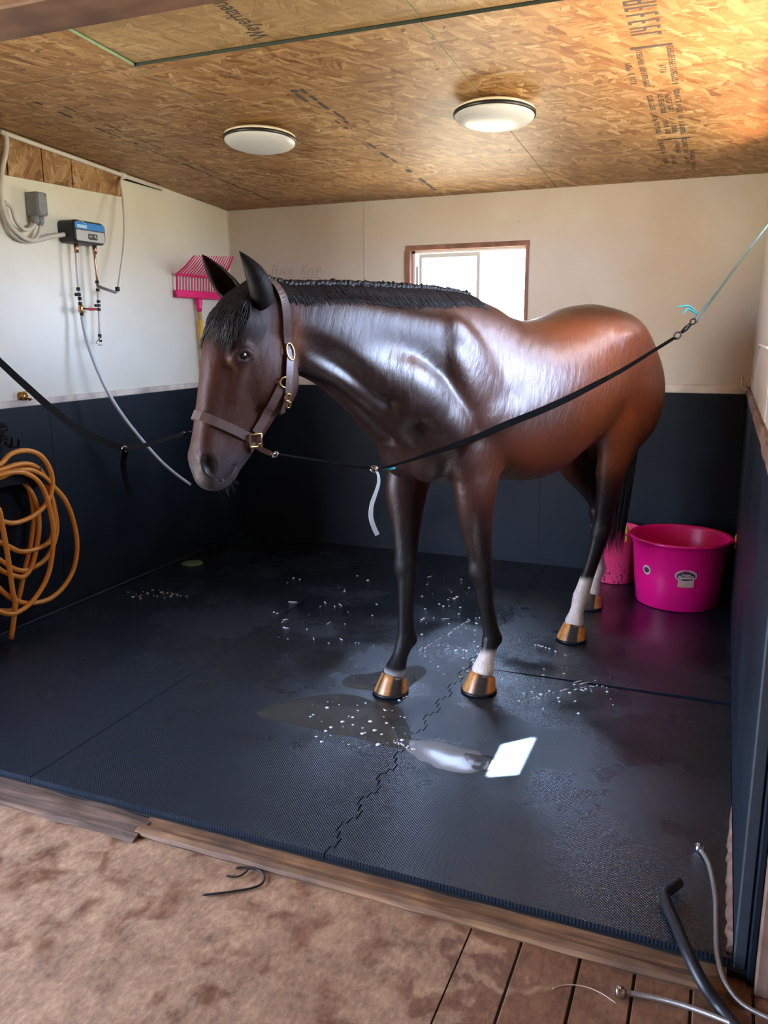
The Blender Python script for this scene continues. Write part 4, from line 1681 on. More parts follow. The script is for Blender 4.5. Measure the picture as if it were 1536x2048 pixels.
TAIL = curve_pts([(-.94, 0, 1.50), (-.985, -.01, 1.42), (-.985, -.02, 1.27), (-.925, -.02, 1.05), (-.870, -.02, .80), (-.830, -.02, .56), (-.815, -.02, .36)], 4)
mb = MB()
for i in range(720):
    a, r = rng.uniform(0, 6.28), math.sqrt(rng.random())
    cut = rng.uniform(.74, 1.0)
    o_s, o_t = math.cos(a) * r, math.sin(a) * r
    pts = []
    for k in range(10):
        f = k / 9 * cut
        x = f * (len(TAIL) - 1)
        i0 = min(int(x), len(TAIL) - 2)
        c = TAIL[i0].lerp(TAIL[i0 + 1], x - i0)
        sp = .022 + .066 * math.sin(min(1, f * 1.1) * 2.0)
        pts.append(hw(c.x + o_s * sp * .7, c.y + o_t * sp, c.z))
    strand(mb, pts, rng.uniform(.0025, .0045), 3)
mb.build('tail', M_HAIR, horse)

mb = MB()
for i in range(46):
    a = rng.uniform(-1, 1)
    p = on_body(1.66 + rng.uniform(-.02, .05), a * .04, 1.10 + rng.uniform(-.005, .03), 0)
    d = Vector(HA) * rng.uniform(-.035, .01) + Vector(HL) * rng.uniform(-.02, .02) + Vector((0, 0, rng.uniform(-.045, -.01)))
    mb.tube([p, p + d * .5, p + d + Vector((0, 0, -.004))], [.0007, .0005, .0002], 3)
mb.build('whiskers', M_HAIR, horse)
# ================================================================== floor pieces
def atd(x, y, depth):
    """the point at this distance along the view axis behind pixel (x, y)"""
    return Vector(np.array([0, 0, CAM_H]) + (CF + CR * (x - 768.0) / FPX - CU * (y - 1024.0) / FPX) * depth)


def depth_of(p):
    return float(np.dot(np.array(p) - np.array([0, 0, CAM_H]), CF))


def seam(y0, y1, x, amp, pitch, skew=0.0):
    """interlocking edge of a puzzle mat: dovetail teeth along Y"""
    pts = [(x, y0)]
    y = y0 + pitch * .5
    k = 0
    while y + pitch < y1:
        a = amp if k % 2 == 0 else -amp
        pts += [(x + a * .15, y), (x + a, y - pitch * .10), (x + a, y + pitch * .60), (x + a * .15, y + pitch * .50)]
        y += pitch
        k += 1
    pts.append((x, y1))
    return pts


def prism(name, poly, z0, z1, m, parent=None):
    n = len(poly)
    v = [(x, y, z0) for x, y in poly] + [(x, y, z1) for x, y in poly]
    f = [tuple(range(n))[::-1], tuple(range(n, 2 * n))] + [(i, (i + 1) % n, n + (i + 1) % n, n + i) for i in range(n)]
    return pyd(name, v, f, m, parent)


XM = -1.055
sm = seam(YT, YB - .02, XM, .017, .085)


def cut_line(pts, y0, y1, dx):
    q = [(x + dx, y) for x, y in pts if y0 < y < y1]
    return [(XM + dx, y0)] + q + [(XM + dx, y1)]


g = .0022
MATS = []
XE = XR - T - .002
XW = XL + T + .032
for (y0, y1, lab) in ((YT, 3.6465, 'black rubber floor mat at the front by the right wall, with the sunlit patch'),
                      (3.6475, YB - .02, 'black rubber floor mat under the pink buckets at the back')):
    l = cut_line(sm, y0, y1, g)
    MATS.append((l + [(XE, y1), (XE, y0 + .04 * (y0 > 3))], lab))
for (y0, y1, lab) in ((YT, 2.7965, 'narrow black rubber floor mat along the front sill, below the murky puddle'),
                      (2.7975, 4.6215, 'black rubber floor mat under the murky puddle and the right front hoof'),
                      (4.6225, YB - .02, 'black rubber floor mat at the back wall, behind the front legs')):
    l = cut_line(sm, y0, y1, -g)
    MATS.append(([(-2.272, y0), *[]] + l[:1] + l[1:-1] + l[-1:] + [(-2.272, y1)], lab))
for (y0, y1, lab) in ((YT, 3.30, 'black rubber floor mat at the front in the left corner'), (3.304, YB - .02, 'black rubber floor mat along the left wall with the green disc')):
    MATS.append(([(XW, y0), (-2.276, y0), (-2.276, y1), (XW, y1)], lab))
for poly, lab in MATS:
    tag(prism('rubber_mat', poly, -.020, 0.0, M_MAT), lab, 'mat', 'rubber floor mats')

# floor boards of the aisle
FLOOR = bpy.data.objects['floor']
xs = [-.545, -.398, -.237, -.095, .045, .19, .34, .5]
while xs[0] > -4.1:
    xs.insert(0, xs[0] - .150)
rg = random.Random(11)
for a, b_ in zip(xs[:-1], xs[1:]):
    gap = .0035 if a > -.56 else .0
    yj = -1.2 + rg.uniform(-1, .6)
    for y0, y1 in ((-2.9, yj - .002), (yj + .002, 2.0)):
        dz = rg.uniform(-.0015, .0015) if gap else 0
        MB().box((a + gap, y0, ZF - .005), (b_ - gap, y1, ZF + dz), .0025 if gap else 0).build('plank', M_AISLE, FLOOR)
struct(MB().box((-4.1, -2.9, ZF - .0045), (.5, 2.0, ZF - .004)).build('floor_gap_dirt', M_DARK))


# worn sill timbers
def timber(name, x0, x1, prof, wob, m, seed, n=60):
    r = random.Random(seed)
    ph = [(r.uniform(3, 30), r.uniform(0, 6.28), r.uniform(.3, 1)) for _ in range(9)]
    v, f = [], []
    K = len(prof)
    for i in range(n + 1):
        x = x0 + (x1 - x0) * i / n
        for j, (y, z) in enumerate(prof):
            w = sum(a * math.sin(q * x + p + j * 1.7) for q, p, a in ph) / 5 * wob
            e = 1.0 if 0 < i < n else .9
            v.append((x, y + w * .8, z + w * .6 * (1 if z > ZF + .004 else 0)))
    for i in range(n):
        for j in range(K):
            f.append((i * K + j, i * K + (j + 1) % K, (i + 1) * K + (j + 1) % K, (i + 1) * K + j))
    f += [tuple(range(K))[::-1], tuple(range(n * K, n * K + K))]
    o = pyd(name, v, f, m, smooth=False)
    return struct(o)


timber('trim_7', -3.6, -1.70, [(1.925, ZF - .004), (1.918, ZF + .006), (1.932, ZF + .014), (1.965, ZF + .018), (2.0, ZF + .021), (2.040, ZF + .021), (2.040, ZF - .004)], .011, M_SILLD, 2, 150)
timber('trim_8', -1.72, XR - .03, [(1.957, ZF - .004), (1.949, ZF + .010), (1.955, ZF + .021), (1.972, ZF + .027), (1.988, ZF + .023), (1.997, ZF + .016), (2.006, ZF + .019), (2.040, ZF + .021), (2.040, ZF - .004)], .0055, M_SILL, 5, 150)
# jamb at the end of the right wall
M_RUBEDGE = simple('cut_rubber_edge', (.020, .026, .034), .6, var=.4, scale=40, bump=.4)
struct(MB().box((XR - .016, YT - .005, ZF), (XR + .016, YT + .02, ZR), .004).build('trim_9', M_RUBEDGE))
struct(MB().box((XR + .018, YT - .03, ZF), (XR + .034, YT + .02, 2.7), .003).build('trim_10', M_RUBW))
struct(MB().box((XR + .036, YT - .06, ZF), (XR + .085, YT + .02, 2.7), .004).build('trim_11', M_JAMB))
struct(MB().box((XR + .088, YT - .16, ZF), (XR + .20, YT + .02, 2.7), .006).build('trim_12', M_BROWN))
# split strip of wood lying along the foot of the right wall
r = random.Random(9)
v, f = [], []
for i in range(31):
    y = 2.07 + .70 * i / 30
    w = .016 * (1 - (i / 30) ** 3) * (1 + r.uniform(-.35, .35)) + .002
    v += [(XE - .001 - w, y, .0005), (XE - .001, y, .0005), (XE - .001, y, .028 + r.uniform(-.004, .004)), (XE - .001 - w * .7, y, .018)]
f = [(i * 4 + k, i * 4 + (k + 1) % 4, i * 4 + 4 + (k + 1) % 4, i * 4 + 4 + k) for i in range(30) for k in range(4)] + [(3, 2, 1, 0), (120, 121, 122, 123)]
struct(pyd('trim_13', v, f, M_JAMB))


# ------------------------------------------------------------------ water on the mats
def water_mat(name, col, alpha, rough):
    m, nt, b = new_mat(name)
    b.inputs['Base Color'].default_value = (*col, 1)
    b.inputs['Roughness'].default_value = rough
    b.inputs['Alpha'].default_value = alpha
    b.inputs['IOR'].default_value = 1.33
    b.inputs['Specular IOR Level'].default_value = .6
    return m


M_WATER = water_mat('murky_water', (.085, .080, .065), .5, .05)
M_MILK = water_mat('milky_water', (.42, .44, .46), .55, .12)
M_CLEAR = water_mat('water_film', (.020, .022, .024), .35, .06)
M_FOAM = simple('soap_foam', (.75, .76, .76), .5)


def puddle(px, m, label, name='puddle', seed=0, rag=.012):
    r = random.Random(seed)
    P = [at(x, y, Z=0) for x, y in px]
    P = curve_pts([(p.x, p.y, 0) for p in P], 10, True)
    c = sum(P, Vector()) / len(P)
    ph = [(r.randint(2, 14), r.uniform(0, 6.28)) for _ in range(6)]
    ring = []
    for i, p in enumerate(P):
        d = (p - c).normalized()
        w = sum(math.sin(q * i / len(P) * 6.28 + h) for q, h in ph) / 6 * rag
        ring.append(p + d * w)
    n = len(ring)
    v = [(p.x, p.y, .0006) for p in ring] + [((p.x * .93 + c.x * .07), (p.y * .93 + c.y * .07), .0016) for p in ring]
    f = [(i, (i + 1) % n, n + (i + 1) % n, n + i) for i in range(n)] + [tuple(range(n, 2 * n))]
    return tag(pyd(name, v, f, m, smooth=True), label, 'puddle')


puddle([(515, 1428), (585, 1400), (680, 1388), (752, 1402), (800, 1418), (822, 1470), (828, 1492), (812, 1500), (700, 1474), (600, 1452)], M_WATER, 'murky brown puddle in front of the right front hoof, dotted with foam', seed=1)
puddle([(802, 1484), (850, 1482), (905, 1490), (950, 1503), (990, 1522), (985, 1536), (930, 1546), (880, 1538), (835, 1518)], M_MILK, 'milky white puddle beside the sunlit patch', seed=2, rag=.02)
puddle([(925, 1507), (960, 1510), (992, 1518), (985, 1540), (950, 1540), (935, 1528)], M_CLEAR, 'small dark water film touching the sunlit patch', seed=7, rag=.01)
puddle([(800, 1335), (838, 1332), (852, 1345), (825, 1370), (800, 1390), (760, 1385), (690, 1372), (700, 1352), (750, 1345)], M_WATER, 'dark puddle around the right front hoof', seed=3)

r = random.Random(21)
mb = MB()
spots = [(r.uniform(620, 810), r.uniform(1400, 1490)) for _ in range(46)] + [(r.uniform(840, 990), r.uniform(1150, 1350)) for _ in range(80)]
spots += [(r.gauss(1090, 70), r.gauss(1375, 22)) for _ in range(36)] + [(r.uniform(540, 760), r.uniform(1150, 1300)) for _ in range(26)] + [(r.gauss(310, 35), r.gauss(1190, 6)) for _ in range(30)]
spots += [(r.gauss(960, 30), r.gauss(1300, 40)) for _ in range(30)] + [(r.gauss(795, 12), r.gauss(1392, 5)) for _ in range(8)]
for (x, y) in spots:
    p = at(x, y, Z=.0012)
    rad = abs(r.gauss(.0035, .003)) + .0015
    mb.lathe([(rad, 0), (rad * .8, rad * .25), (rad * .3, rad * .4), (0.0, rad * .42)], p, (0, 0, 1), 8)
for k in range(24):
    x, y = r.choice([(r.uniform(860, 985), r.uniform(1150, 1330)), (r.uniform(1050, 1180), r.gauss(1380, 14)), (r.uniform(560, 700), r.uniform(1200, 1290))])
    p = at(x, y, Z=.0016)
    d = Vector((r.uniform(-1, 1), r.uniform(-1, 1), 0)).normalized() * r.uniform(.01, .035)
    mb.tube([p - d, p - d * .3 + Vector((r.uniform(-.005, .005), r.uniform(-.005, .005), 0)), p + d * .4, p + d], [.001, .0028, .0024, .0008], 6)
for px, wv in ((((835, 1302), (862, 1288), (905, 1262), (940, 1240), (962, 1235)), .004), (((1035, 1410), (1080, 1392), (1130, 1380), (1190, 1372), (1215, 1374)), .003), (((1065, 1288), (1100, 1298), (1140, 1316)), .003), (((780, 1482), (800, 1488), (835, 1500)), .004), (((690, 1500), (760, 1488), (800, 1486)), .0015)):
    cp = curve_pts([at(x, y, Z=.0015) for x, y in px], 8)
    for q in range(len(cp) - 1):
        if r.random() < .62:
            o = Vector((r.uniform(-.008, .008), r.uniform(-.008, .008), 0))
            mb.tube([cp[q] + o, cp[q].lerp(cp[q + 1], .5) + o, cp[q + 1] + o], [wv * .4, wv * r.uniform(.6, 1.3), wv * .3], 6)
tag(mb.build('soap_foam', M_FOAM), 'white soap foam flecks scattered over the wet mats', 'foam', kind='stuff')

# ================================================================== ceiling lights
M_LAMP = simple('opal_lamp_cover', (.56, .57, .55), .35, spec=.4)
M_LAMPBASE = simple('cream_lamp_base', (.74, .68, .50), .5)
M_BLACK = simple('black_plastic', (.012, .012, .013), .4)


def ceiling_light(px, py, label):
    p = at_ceiling(px, py)
    ax = Vector((0, -.066, -1)).normalized()
    p = Vector((p.x, p.y, ceil_z(p.y)))
    e = empty('ceiling_light', p)
    MB().lathe([(.055, .0), (.055, .022)], p, ax, 28).build('mount', M_BLACK, e)
    MB().lathe([(.06, .020), (.165, .026), (.180, .034), (.182, .044)], p, ax, 40).build('base', M_LAMPBASE, e)
    MB().lathe([(.181, .043), (.186, .046), (.186, .058), (.181, .060)], p, ax, 40).build('rim', M_BLACK, e)
    MB().lathe([(.180, .058), (.176, .068), (.160, .080), (.125, .092), (.08, .099), (.03, .102), (0, .103)], p, ax, 40).build('cover', M_LAMP, e)
    return tag(e, label, 'ceiling light', 'round ceiling lights')


ceiling_light(520, 258, 'round white ceiling light with black rim, nearer the left wall')
ceiling_light(990, 205, 'round white ceiling light with black rim, above the window side')

# ================================================================== left wall: electrics and water
def wl(x, y, d):
    return at(x, y, X=XL + d)


M_PVCW = simple('cream_plastic_pipe', (.66, .63, .54), .45)
M_CABLE = simple('pale_grey_cable', (.60, .58, .50), .5)
M_GREYBOX = simple('grey_metal_box', (.23, .25, .25), .5, var=.15)
M_COPPER = simple('copper_pipe', (.55, .33, .20), .35, .9)
M_PEX = simple('white_tubing', (.72, .70, .64), .4)
M_CHROME = simple('chrome', (.7, .7, .7), .18, 1.0)
M_BRASS = simple('brass', (.62, .42, .16), .28, 1.0)
M_RED = simple('red_lever', (.55, .03, .03), .4)

mb = MB()
pts = [Vector((XL + .020, y, ceil_z(y) - .020)) for y in (2.6, 3.2, 3.6, 4.0, 4.38)] + [Vector((XL + .03, 4.75, ceil_z(4.75) - .018))]
mb.tube(pts, .013, 10)
mb.lathe([(.019, -.02), (.019, .02)], pts[4], (0, 1, -.066), 12)
tag(mb.build('conduit', M_PVCW), 'white plastic conduit running along the top of the left wall', 'pipe')

e = empty('junction_box', wl(75, 434, .02))
a, b_ = wl(72.5, 382, .085), wl(97, 433, .085)
MB().box((XL, a.y, b_.z), (XL + .085, b_.y, a.z), .006).build('body', M_GREYBOX, e)
MB().box((XL + .082, a.y + .004, b_.z + .004), (XL + .090, b_.y - .004, a.z - .004), .003).build('cover', M_GREYBOX, e)
for (fx, fz) in ((.2, .12), (.8, .12), (.5, .45), (.8, .88)):
    MB().lathe([(.005, 0), (.004, .003)], (XL + .090, a.y + (b_.y - a.y) * fx, b_.z + (a.z - b_.z) * fz), (1, 0, 0), 8).build('screw', M_STEEL, e)
for fy in (.22, .72):
    MB().lathe([(.020, 0), (.020, .035), (.013, .04), (.013, .05)], (XL + .045, a.y + (b_.y - a.y) * fy, b_.z), (0, 0, -1), 14).build('gland', M_GREYBOX, e)
tag(e, 'grey metal junction box on the left wall, upper left of the water heater', 'junction box')
JA, JB = a.copy(), b_.copy()


def cable(name, px, d, rad, m, label, cat='cable', group=None):
    pts = curve_pts([wl(x, y, d if not hasattr(d, '__len__') else d[i]) for i, (x, y) in enumerate(px)], 8)
    return tag(MB().tube(pts, rad, 10).build(name, m), label, cat, group)


cable('power_cable', [(2, 262), (12, 274), (12, 302), (4, 343), (2, 390), (12, 440), (28, 470), (50, 481), (72, 481), (103, 473), (128, 469)], [.03, .04, .04, .03, .03, .03, .03, .03, .035, .05, .055], .013, M_CABLE, 'thick pale cable drooping from the ceiling to the side of the water heater', group='pale cables on the left wall')
y1_, y2_ = JA.y + (JB.y - JA.y) * .22, JA.y + (JB.y - JA.y) * .72
c1 = curve_pts([wl(8, 404, .03), wl(23, 415, .04), wl(31, 440, .045), wl(44, 456, .05), wl(56, 459, .048), Vector((XL + .045, y1_, JB.z - .045))], 8)
tag(MB().tube(c1, .011, 10).build('power_cable', M_CABLE), 'pale cable curving up into the near gland of the grey box', 'cable', 'pale cables on the left wall')
c2 = curve_pts([wl(6, 407, .03), wl(12, 434, .04), wl(25, 456, .05), wl(47, 475, .058), wl(66, 480, .062), wl(76, 470, .055), Vector((XL + .045, y2_, JB.z - .045))], 8)
tag(MB().tube(c2, .011, 10).build('power_cable', M_CABLE), 'pale cable looping low and rising into the far gland of the grey box', 'cable', 'pale cables on the left wall')

# --- water heater
M_HBLACK = simple('black_heater_case', (.012, .015, .018), .45)
M_HGREY = simple('silver_heater_front', (.47, .49, .47), .35)
M_HBLUE = simple('blue_heater_band', (.01, .22, .62), .4)
M_HNAVY = simple('navy_stripe', (.03, .06, .12), .4)
M_LBLUE = simple('light_blue_print', (.40, .66, .80), .5)
M_SCREEN = simple('grey_lcd', (.22, .30, .28), .2)
D = .115
a, b_ = wl(145.5, 437, D), wl(213, 492, D)
e = empty('water_heater', (XL, a.y, b_.z))
y0, y1, z0, z1 = a.y, b_.y, b_.z, a.z


def rrect(y0, y1, z0, z1, r, n=6):
    out = []
    for (cy, cz, s) in ((y1 - r, z1 - r, 0), (y0 + r, z1 - r, 1), (y0 + r, z0 + r, 2), (y1 - r, z0 + r, 3)):
        for i in range(n + 1):
            an = math.pi / 2 * (s + i / n)
            out.append((cy + r * math.cos(an), cz + r * math.sin(an)))
    return out


def extr(name, ring0, x0, ring1, x1, m, parent):
    n = len(ring0)
    v = [(x0, y, z) for y, z in ring0] + [(x1, y, z) for y, z in ring1]
    f = [(i, (i + 1) % n, n + (i + 1) % n, n + i) for i in range(n)] + [tuple(range(n))[::-1], tuple(range(n, 2 * n))]
    return pyd(name, v, f, m, parent)


mb = MB()
R0, R1, R2 = rrect(y0, y1, z0, z1, .030), rrect(y0 + .006, y1 - .006, z0 + .006, z1 - .006, .026), rrect(y0 + .016, y1 - .016, z0 + .014, z1 - .012, .02)
extr('case', R0, XL, rrect(y0, y1, z0, z1, .030), XL + D - .012, M_HBLACK, e)
extr('front_bezel', R0, XL + D - .012, R1, XL + D, M_HBLACK, e)
fr = extr('front_panel', rrect(y0 + .016, y1 - .014, z0 + .010, z0 + (z1 - z0) * .56, .012), XL + D - .004, rrect(y0 + .016, y1 - .014, z0 + .012, z0 + (z1 - z0) * .56, .012), XL + D + .003, M_HGREY, e)
bl = extr('blue_band', rrect(y0 + .010, y1 - .014, z0 + (z1 - z0) * .60, z1 - .012, .008), XL + D - .004, rrect(y0 + .010, y1 - .014, z0 + (z1 - z0) * .60, z1 - .012, .008), XL + D + .0025, M_HBLUE, e)
extr('stripe', rrect(y0 + .010, y1 - .014, z0 + (z1 - z0) * .555, z0 + (z1 - z0) * .615, .003), XL + D, rrect(y0 + .010, y1 - .014, z0 + (z1 - z0) * .555, z0 + (z1 - z0) * .615, .003), XL + D + .0035, M_HNAVY, e)
hw_ = y1 - y0
cp = extr('control_panel', rrect(y0 + hw_ * .42, y0 + hw_ * .70, z0 + .022, z0 + (z1 - z0) * .44, .008), XL + D, rrect(y0 + hw_ * .42, y0 + hw_ * .70, z0 + .022, z0 + (z1 - z0) * .44, .008), XL + D + .006, M_HBLACK, e)
MB().box((XL + D + .005, y0 + hw_ * .44, z0 + .034), (XL + D + .0068, y0 + hw_ * .54, z0 + (z1 - z0) * .38)).build('display', M_SCREEN, cp)
MB().lathe([(.008, 0), (.007, .003)], (XL + D + .006, y0 + hw_ * .62, z0 + (z1 - z0) * .34), (1, 0, 0), 12).build('button', M_HGREY, cp)
MB().lathe([(.005, 0), (.004, .003)], (XL + D + .006, y0 + hw_ * .655, z0 + .034), (1, 0, 0), 12).build('button', M_HGREY, cp)
# roof-shaped emblem and word on the blue band
zz = z0 + (z1 - z0) * .70
mb = MB()
mb.tube([(XL + D + .003, y0 + hw_ * .10, zz + .020), (XL + D + .003, y0 + hw_ * .22, zz + .034), (XL + D + .003, y0 + hw_ * .38, zz + .018)], .0022, 6)
mb.box((XL + D + .002, y0 + hw_ * .10, zz - .006), (XL + D + .0032, y0 + hw_ * .40, zz + .012))
mb.build('emblem', M_LBLUE, bl)
tag(e, 'black and silver tankless water heater with a blue band on the left wall', 'water heater')
HZ0 = z0

# --- pipes below the heater
def pipe_pts(px, d):
    return [wl(x, y, d) for x, y in px]


e = empty('cold_water_pipe', wl(152, 498, .06))
P = pipe_pts([(152, 491), (153, 520), (156, 560), (159, 588), (162, 612), (164, 634)], .06)
MB().tube(P, .0075, 8).build('pipe', M_PEX, e)
MB().lathe([(.013, 0), (.013, .05)], P[0] + Vector((0, 0, .01)), (0, 0, -1), 12).build('union', M_COPPER, e)
for i, (x, y) in enumerate(((156.5, 578), (158, 589), (159.5, 597), (160.5, 607), (163.5, 628))):
    p = wl(x, y, .06)
    MB().lathe([(.011, -.009), (.011, .009)], p, (0, 0, 1), 10).build('clamp', M_BLACK, e)
MB().tube([wl(158, 589, .06), wl(151, 589, .06)], .009, 8).build('tee', M_BLACK, e)
v_ = wl(162, 618, .065)
vo = MB().lathe([(.012, -.022), (.015, -.014), (.015, .014), (.012, .022)], v_, (0, 0, 1), 12).build('valve', M_BRASS, e)
MB().tube([v_ + Vector((.02, 0, 0)), wl(168, 617, .09), wl(176, 618, .09)], [.004, .005, .004], 8).build('stem', M_BLACK, vo)
MB().tube([wl(174, 618, .09), wl(180, 618.5, .09), wl(193, 618.5, .09)], [.005, .0085, .007], 8).build('lever', M_RED, vo)
tag(e, 'white supply pipe with a red lever valve under the water heater', 'pipe')

e = empty('hot_water_pipe', wl(190, 497, .06))
P = pipe_pts([(189, 494), (190, 520), (193, 545), (195, 572)], .06)
MB().tube(P, .007, 8).build('pipe', M_COPPER, e)
P2 = pipe_pts([(195, 572), (197, 600), (198.5, 640), (199.5, 672)], .06)
MB().tube(P2, .0065, 8).build('pipe', M_PEX, e)
MB().lathe([(.013, 0), (.013, .05)], P[0] + Vector((0, 0, .01)), (0, 0, -1), 12).build('union', M_COPPER, e)
for (x, y) in ((194, 564), (195.5, 580), (197, 603), (197.5, 611), (198, 619), (199.5, 671)):
    MB().lathe([(.011, -.008), (.011, .008)], wl(x, y, .06), (0, 0, 1), 10).build('clamp', M_BLACK, e)
MB().tube([wl(197, 611, .06), wl(190, 611, .06)], .008, 8).build('tee', M_BLACK, e)
arm = MB().tube([wl(195.5, 572, .06), wl(205, 576, .10), wl(231, 585, .16), wl(236, 580, .165)], .009, 8).build('arm', M_GREYBOX, e)
MB().lathe([(.014, -.012), (.014, .012)], wl(235, 578, .165), (0, 0, 1), 10).build('clamp', M_BLACK, arm)
fo = empty('faucet', wl(200, 683, .06))
fo.parent = e
fo.matrix_parent_inverse = Matrix.Translation(-Vector(e.location))
MB().lathe([(.010, 0), (.012, -.012), (.012, -.03)], wl(199.5, 674, .06), (0, 0, 1), 12).tube([wl(199, 682, .06), wl(196, 681, .08), wl(193, 686, .09)], .006, 8).tube([wl(203, 690, .06), wl(197, 690, .07)], .005, 8).build('faucet_body', M_CHROME, e)
bpy.data.objects.remove(fo)
tag(e, 'thin copper and white pipe ending in a small chrome tap under the water heater', 'pipe')

pts = curve_pts([wl(236, 579, .165), wl(241, 545, .165), wl(247, 500, .15), wl(249, 450, .12), wl(246, 400, .08), wl(241, 365, .04), Vector((XL + .02, 4.38, ceil_z(4.38) - .03))], 8)
tag(MB().tube(pts, .008, 8).build('water_tube', M_PEX), 'slim white tube rising from the pipe arm to the ceiling conduit', 'tube')

pts = curve_pts([wl(164, 634, .06), wl(170, 665, .07), wl(180, 700, .09), wl(197, 745, .12), wl(222, 795, .16), wl(258, 848, .20), wl(310, 910, .25), wl(345, 943, .28), wl(380, 969, .30)], 8)
M_HOSEW = simple('pale_grey_hose', (.55, .60, .62), .35)
tag(MB().tube(pts, .0105, 10).build('wash_hose', M_HOSEW), 'pale grey wash hose hanging from the valve, its end by the muzzle', 'hose')

# spigot
e = empty('brass_spigot', wl(52, 794, .04))
c = wl(50, 795, .03)
c.z += .006
MB().lathe([(.026, 0), (.026, .005), (.017, .008), (.016, .022), (.020, .024), (.020, .034)], Vector((XL, c.y, c.z)), (1, 0, 0), 16).build('body', M_BRASS, e)
MB().tube([(XL + .028, c.y, c.z), (XL + .036, c.y + .015, c.z - .006), (XL + .040, c.y + .028, c.z - .020)], .010, 10).build('spout', M_BRASS, e)
MB().lathe([(.012, 0), (.02, .004), (.012, .01)], Vector((XL + .028, c.y, c.z + .018)), (0, 0, 1), 8).build('knob', M_BRASS, e)
tag(e, 'small brass spigot low on the white left wall above the rubber', 'tap')

# --- pink manure fork hanging head up
M_PINK = simple('hot_pink_plastic', (.80, .012, .17), .4, var=.08)
M_HANDLE = simple('tan_wood_handle', (.55, .34, .14), .5, var=.2)
M_YELLOW = simple('yellow_sleeve', (.75, .45, .04), .45)
e = empty('manure_fork', wl(398, 590, .06))
b0, b1 = wl(354, 584, .045), wl(446, 588, .045)
zb = (b0.z + b1.z) / 2 - .01
MB().box((XL + .03, b0.y, zb - .028), (XL + .055, b1.y, zb + .022), .005).build('bar', M_PINK, e)
n = 17
t0, t1 = wl(389, 511, .30), wl(467, 513, .30)
for i in range(n):
    u = i / (n - 1)
    base = Vector((XL + .043, b0.y + .006 + (b1.y - b0.y - .012) * u, zb + .02))
    mid = base + Vector((.006, 0, .105))
    tip = Vector((XL + .30, t0.y + (t1.y - t0.y) * u, t0.z + (t1.z - t0.z) * u))
    w = .0072 if i in (0, n - 1) else .0042
    MB().tube([base, mid, mid.lerp(tip, .5) + Vector((0, 0, -.008)), tip], [w, w, w, w * .6], 6).build('tine', M_PINK, e)
MB().box((XL + .038, b0.y, zb + .118), (XL + .056, b1.y, zb + .132), .004).build('cross_bar', M_PINK, e)
hy = (wl(398, 596, .045)).y
MB().lathe([(.022, 0), (.026, .03), (.019, .07), (.018, .10)], Vector((XL + .043, hy, zb - .02)), (0, 0, -1), 14).build('socket', M_PINK, e)
MB().tube([Vector((XL + .043, hy, zb - .10)), Vector((XL + .040, hy + .02, 1.3)), Vector((XL + .036, hy + .03, .55))], .0145, 10).build('handle', M_HANDLE, e)
MB().tube([Vector((XL + .042, hy + .005, 1.70)), Vector((XL + .041, hy + .012, 1.50))], .017, 10).build('sleeve', M_YELLOW, e)
tag(e, 'hot pink manure fork hanging head up on the left wall near the corner', 'fork')

# --- rack with hooks
M_IRON = simple('black_iron', (.008, .008, .009), .35, .3)
e = empty('hook_rack', wl(8, 880, .03))
p = wl(8, 846, .02); q = wl(9, 884, .02)
MB().box((XL + T, q.y - .030, q.z - .01), (XL + T + .010, q.y + .030, p.z), .003).build('plate', M_IRON, e)
for k, (dx, dz) in enumerate(((14, -6), (27, -2), (-14, 4), (-24, 10))):
    s = wl(9, 880, .03)
    t = wl(9 + dx, 880 + 12, .07); u = wl(9 + dx * 1.05, 880 + dz, .10)
    MB().tube(curve_pts([s, s.lerp(t, .6) + Vector((0, 0, -.015)), t, u], 5), .006, 8).build('hook', M_IRON, e)
for k in range(4):
    c = wl(6 + (k % 2) * 6, 848 + k * 9, .035)
    MB().tube(ring_pts(c, (0, 1, .3) if k % 2 else (1, .2, 0), .012, 12), .003, 6, closed=True).build('link', M_IRON, e)
tag(e, 'black iron rack with curved hooks on the rubber, above the orange hose', 'hook rack')

# --- hose hanger and orange hose
e = empty('hose_hanger', wl(20, 955, .05))
arc = [wl(x, y, .02) for x, y in ((-68, 985), (-45, 962), (-12, 949), (20, 944), (48, 948), (70, 957), (80, 964))]
low = [wl(x, y, .02) for x, y in ((-68, 992), (-45, 975), (-12, 967), (20, 965), (48, 966), (70, 968), (80, 968))]
v, f = [], []
for a, b_ in zip(arc, low):
    for d in (0, .13):
        v += [(XL + T + d, a.y, a.z), (XL + T + d, b_.y, b_.z)]
for i in range(len(arc) - 1):
    o = i * 4
    f += [(o, o + 4, o + 6, o + 2), (o + 1, o + 3, o + 7, o + 5), (o, o + 1, o + 5, o + 4), (o + 2, o + 6, o + 7, o + 3)]
f += [(0, 2, 3, 1), (24, 25, 27, 26)]
pyd('cradle', v, f, M_IRON, e)
MB().tube([wl(77, 964, .14), wl(79, 950, .145), wl(81, 936, .145)], .004, 6).build('prong', M_IRON, e)
tag(e, 'black curved hose hanger on the rubber wall inside the coiled hose', 'hose hanger')

